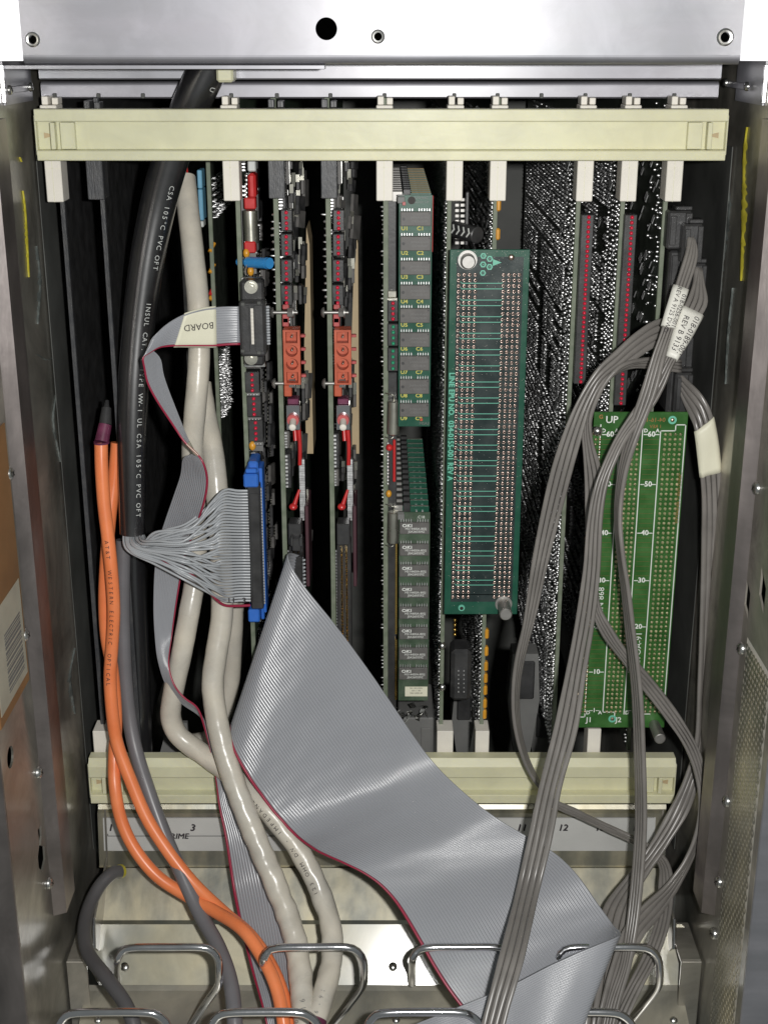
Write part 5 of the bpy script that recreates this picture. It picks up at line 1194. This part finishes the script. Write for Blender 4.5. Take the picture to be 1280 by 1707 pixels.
tF4, rb4 = flat_cable('flat_cable', 'flat grey cable looping left above the bright green board, then swinging wide to the right', fc([((1134,622),(1134,598),-.002,-.006),((1105,618),(1105,594),-.008,-.014),((1075,614),(1075,596),-.014,-.022),((1048,612),(1052,602),-.020,-.032),((1018,626),(1030,614),-.024,-.038),((990,655),(1008,640),-.026,-.040),((977,690),(992,672),-.028,-.040),((971,720),(984,702),-.030,-.038),((973,770),(990,742),-.032,-.036),((974,820),(1002,782),-.034,-.034),((975,880),(1003,860),-.036,-.036),((980,950),(998,940),-.038,-.038),((986,1015),(998,1005),-.040,-.044),((1005,1062),(1018,1045),-.040,-.048),((1032,1096),(1040,1080),-.042,-.050),((1058,1132),(1068,1110),-.044,-.050),((1088,1170),(1098,1146),-.046,-.050),((1117,1210),(1134,1194),-.050,-.052),((1140,1246),(1160,1238),-.056,-.054),((1156,1284),(1172,1275),-.062,-.056),((1166,1335),(1177,1330),-.068,-.058),((1160,1385),(1170,1385),-.074,-.062),((1142,1430),(1154,1432),-.080,-.068),((1108,1478),(1130,1480),-.090,-.080),((1070,1510),(1102,1524),-.102,-.094),((1040,1545),(1072,1560),-.116,-.112),((1020,1600),(1050,1612),-.134,-.132),((1003,1660),(1036,1668),-.152,-.15),((990,1720),(1025,1725),-.166,-.166),((985,1790),(1020,1790),-.175,-.175)]), 4, 170, .0015)
tF1, rb1 = flat_cable('flat_cable', 'flat grey cable arching left past the proto board and crossing low over the numbered strip', fc([((1136,536),(1136,572),-.006,-.006),((1100,530),(1098,574),-.016,-.016),((1056,556),(1058,600),-.026,-.026),((1022,587),(1030,622),-.032,-.032),((995,612),(1004,640),-.036,-.038),((970,650),(984,680),-.038,-.042),((947,697),(972,720),-.040,-.044),((922,768),(958,772),-.040,-.044),((901,855),(942,830),-.040,-.042),((885,940),(918,922),-.040,-.040),((872,1035),(895,1015),-.038,-.036),((858,1110),(872,1100),-.040,-.028),((854,1160),(864,1156),-.042,-.026),((857,1208),(866,1212),-.044,-.026),((869,1258),(877,1258),-.046,-.028),((886,1296),(896,1298),-.046,-.030),((920,1332),(922,1342),-.044,-.036),((960,1350),(960,1361),-.040,-.036),((1000,1369),(1000,1381),-.038,-.034),((1052,1392),(1054,1405),-.040,-.036),((1088,1412),(1082,1424),-.050,-.044),((1112,1434),(1100,1444),-.062,-.056),((1122,1465),(1097,1470),-.076,-.070),((1121,1505),(1096,1508),-.090,-.084),((1114,1548),(1088,1548),-.108,-.104),((1094,1602),(1068,1600),-.130,-.128),((1066,1655),(1040,1652),-.150,-.148),((1038,1720),(1012,1715),-.168,-.166),((1020,1790),(1000,1790),-.178,-.176)]), 4, 170, .0015)
tF2, rb2 = flat_cable('flat_cable', 'widest flat grey cable, its label 018-0189-001, crossing in front of the broad ribbon', fc([((1160,446),(1167,448),-.012,-.004),((1156,468),(1172,474),-.016,-.012),((1146,496),(1180,506),-.022,-.022),((1137,514),(1167,529),-.028,-.028),((1122,560),(1146,570),-.036,-.036),((1107,602),(1122,609),-.042,-.046),((1088,636),(1105,650),-.044,-.050),((1060,676),(1080,690),-.046,-.054),((1026,732),(1046,728),-.054,-.060),((1001,782),(1024,776),-.062,-.066),((986,824),(1012,812),-.066,-.070),((977,880),(1004,868),-.070,-.074),((971,950),(1000,956),-.074,-.078),((959,1030),(991,1038),-.078,-.082),((944,1110),(979,1112),-.084,-.088),((923,1210),(963,1215),-.092,-.098),((898,1310),(937,1312),-.104,-.110),((878,1400),(920,1402),-.118,-.124),((858,1492),(897,1494),-.138,-.144),((832,1590),(876,1592),-.190,-.194),((806,1690),(846,1694),-.218,-.222),((788,1760),(830,1765),-.232,-.236)]), 4, 160, .0017)
tF3, rb3 = flat_cable('flat_cable', 'flat grey cable labelled REV A, hanging almost edge on before the bright green board', fc([((1149,396),(1153,394),-.014,-.006),((1143,420),(1162,424),-.020,-.016),((1126,471),(1147,479),-.028,-.028),((1112,514),(1132,520),-.034,-.034),((1099,557),(1118,562),-.040,-.042),((1084,602),(1106,604),-.044,-.052),((1066,660),(1090,664),-.048,-.058),((1046,722),(1063,728),-.050,-.062),((1034,768),(1046,778),-.050,-.064),((1027,822),(1036,832),-.050,-.066),((1026,872),(1034,878),-.052,-.070),((1031,930),(1039,930),-.054,-.074),((1038,990),(1048,985),-.056,-.076),((1044,1055),(1056,1050),-.058,-.078),((1054,1150),(1068,1150),-.064,-.082),((1058,1250),(1073,1250),-.072,-.088),((1060,1350),(1076,1350),-.082,-.096),((1057,1420),(1074,1420),-.092,-.104),((1050,1500),(1067,1500),-.108,-.118),((1042,1560),(1059,1562),-.122,-.132),((1034,1610),(1050,1614),-.138,-.146),((1015,1665),(1034,1668),-.154,-.16),((1000,1730),(1020,1730),-.17,-.175),((990,1790),(1010,1790),-.18,-.182)]), 4, 150, .0017)
def cable_label(t, rb, q0, q1, lines, size, mt):
    lb, r0, r1 = wrap(t, rb, frac(rb,*q0), frac(rb,*q1), .0027, mt, t0=-.12, t1=1.12); mid = int((r0+r1)/2); m = MB()
    for s, tt in lines:
        p, du, dv, n = on_rib(rb, mid, tt, .0034); yd = n.cross(du); text(m, s, p, du, yd, size, .95)
    return part('lettering', m, 'black_ink', lb)
cable_label(tF2, rb2, (1152,521), (1115,606), (('018-0189-001',.74),('REV B 9133',.24)), .0056, 'labelw')
cable_label(tF3, rb3, (1136,475), (1108,560), (('018-0256-001',.80),('REV A 9125 DWD',.30)), .0044, 'labelw')

# ------------------------------------------------------------------ dim things deep inside the cage
def deep_plug(px, py0, py1, w, y, label, tilt=0):
    a = P(px-w/2,py0,y); b = P(px+w/2,py1,y); t = thing('cable_plug', label, 'plug', (a.x,y,b.z), 'grey plugs deep in the cage')
    h = a.z-b.z; W_ = b.x-a.x; m = MB(); pr_ = [(a.x+W_*.10,a.z),(a.x+W_*.90,a.z),(b.x,a.z-h*.45),(a.x+W_*.75,b.z),(a.x+W_*.25,b.z),(a.x,a.z-h*.45)]
    m.prism(pr_, y, y+.02, axis='y'); part('hood', m, 'plug', t)
    m = MB(); m.cbox(a.x+W_*.2, a.x+W_*.8, y-.004, y-.0004, a.z-h*.42, a.z-h*.06, .002); part('plug_face', m, 'black', t)
    m = MB(); m.tube(cr([Vector((a.x+W_*.5,y+.01,b.z+.004)), Vector((a.x+W_*.5,y+.004,b.z-.02)), Vector((a.x+W_*.45,y+.01,b.z-.06))],14), W_*.2, 12); part('cable_tail', m, 'plug', t)
deep_plug(872,1090,1260,46,.05,'grey cable plug deep behind the flat cable, right of the middle cards')
deep_plug(772,1150,1262,36,.09,'grey cable plug low between the two middle cards')
deep_plug(905,1180,1290,40,.12,'grey cable plug lowest and farthest back, near the dense solder joints')
t = thing('grey_housing', 'grey plastic housing standing under the memory banks', 'housing', tuple(P(690,1268,.02)))
a = P(664,1197,.02); b = P(722,1275,.02); m = MB(); m.cbox(a.x, b.x, .02, .08, b.z, a.z, .001); m.cbox(a.x+.006, a.x+.008, .0185, .0198, b.z, a.z-.008, .0003); m.cbox(b.x-.010, b.x-.002, .0185, .0198, b.z, a.z-.008, .0003); part('shell', m, 'plug', t)
t = thing('grey_housing', 'dull grey sloping panel behind the pale cables, just above the lower rail', 'housing', tuple(P(290,1275,.03)))
a = P(262,1275,.03); b = P(318,1275,.03); c = P(312,1205,.06); d = P(280,1205,.06); m = MB(); m.add([a,b,c,d]+[v+Vector((0,.004,0)) for v in (a,b,c,d)], [(0,1,2,3),(7,6,5,4),(0,4,5,1),(1,5,6,2),(2,6,7,3),(3,7,4,0)]); part('shell', m, 'plug', t)
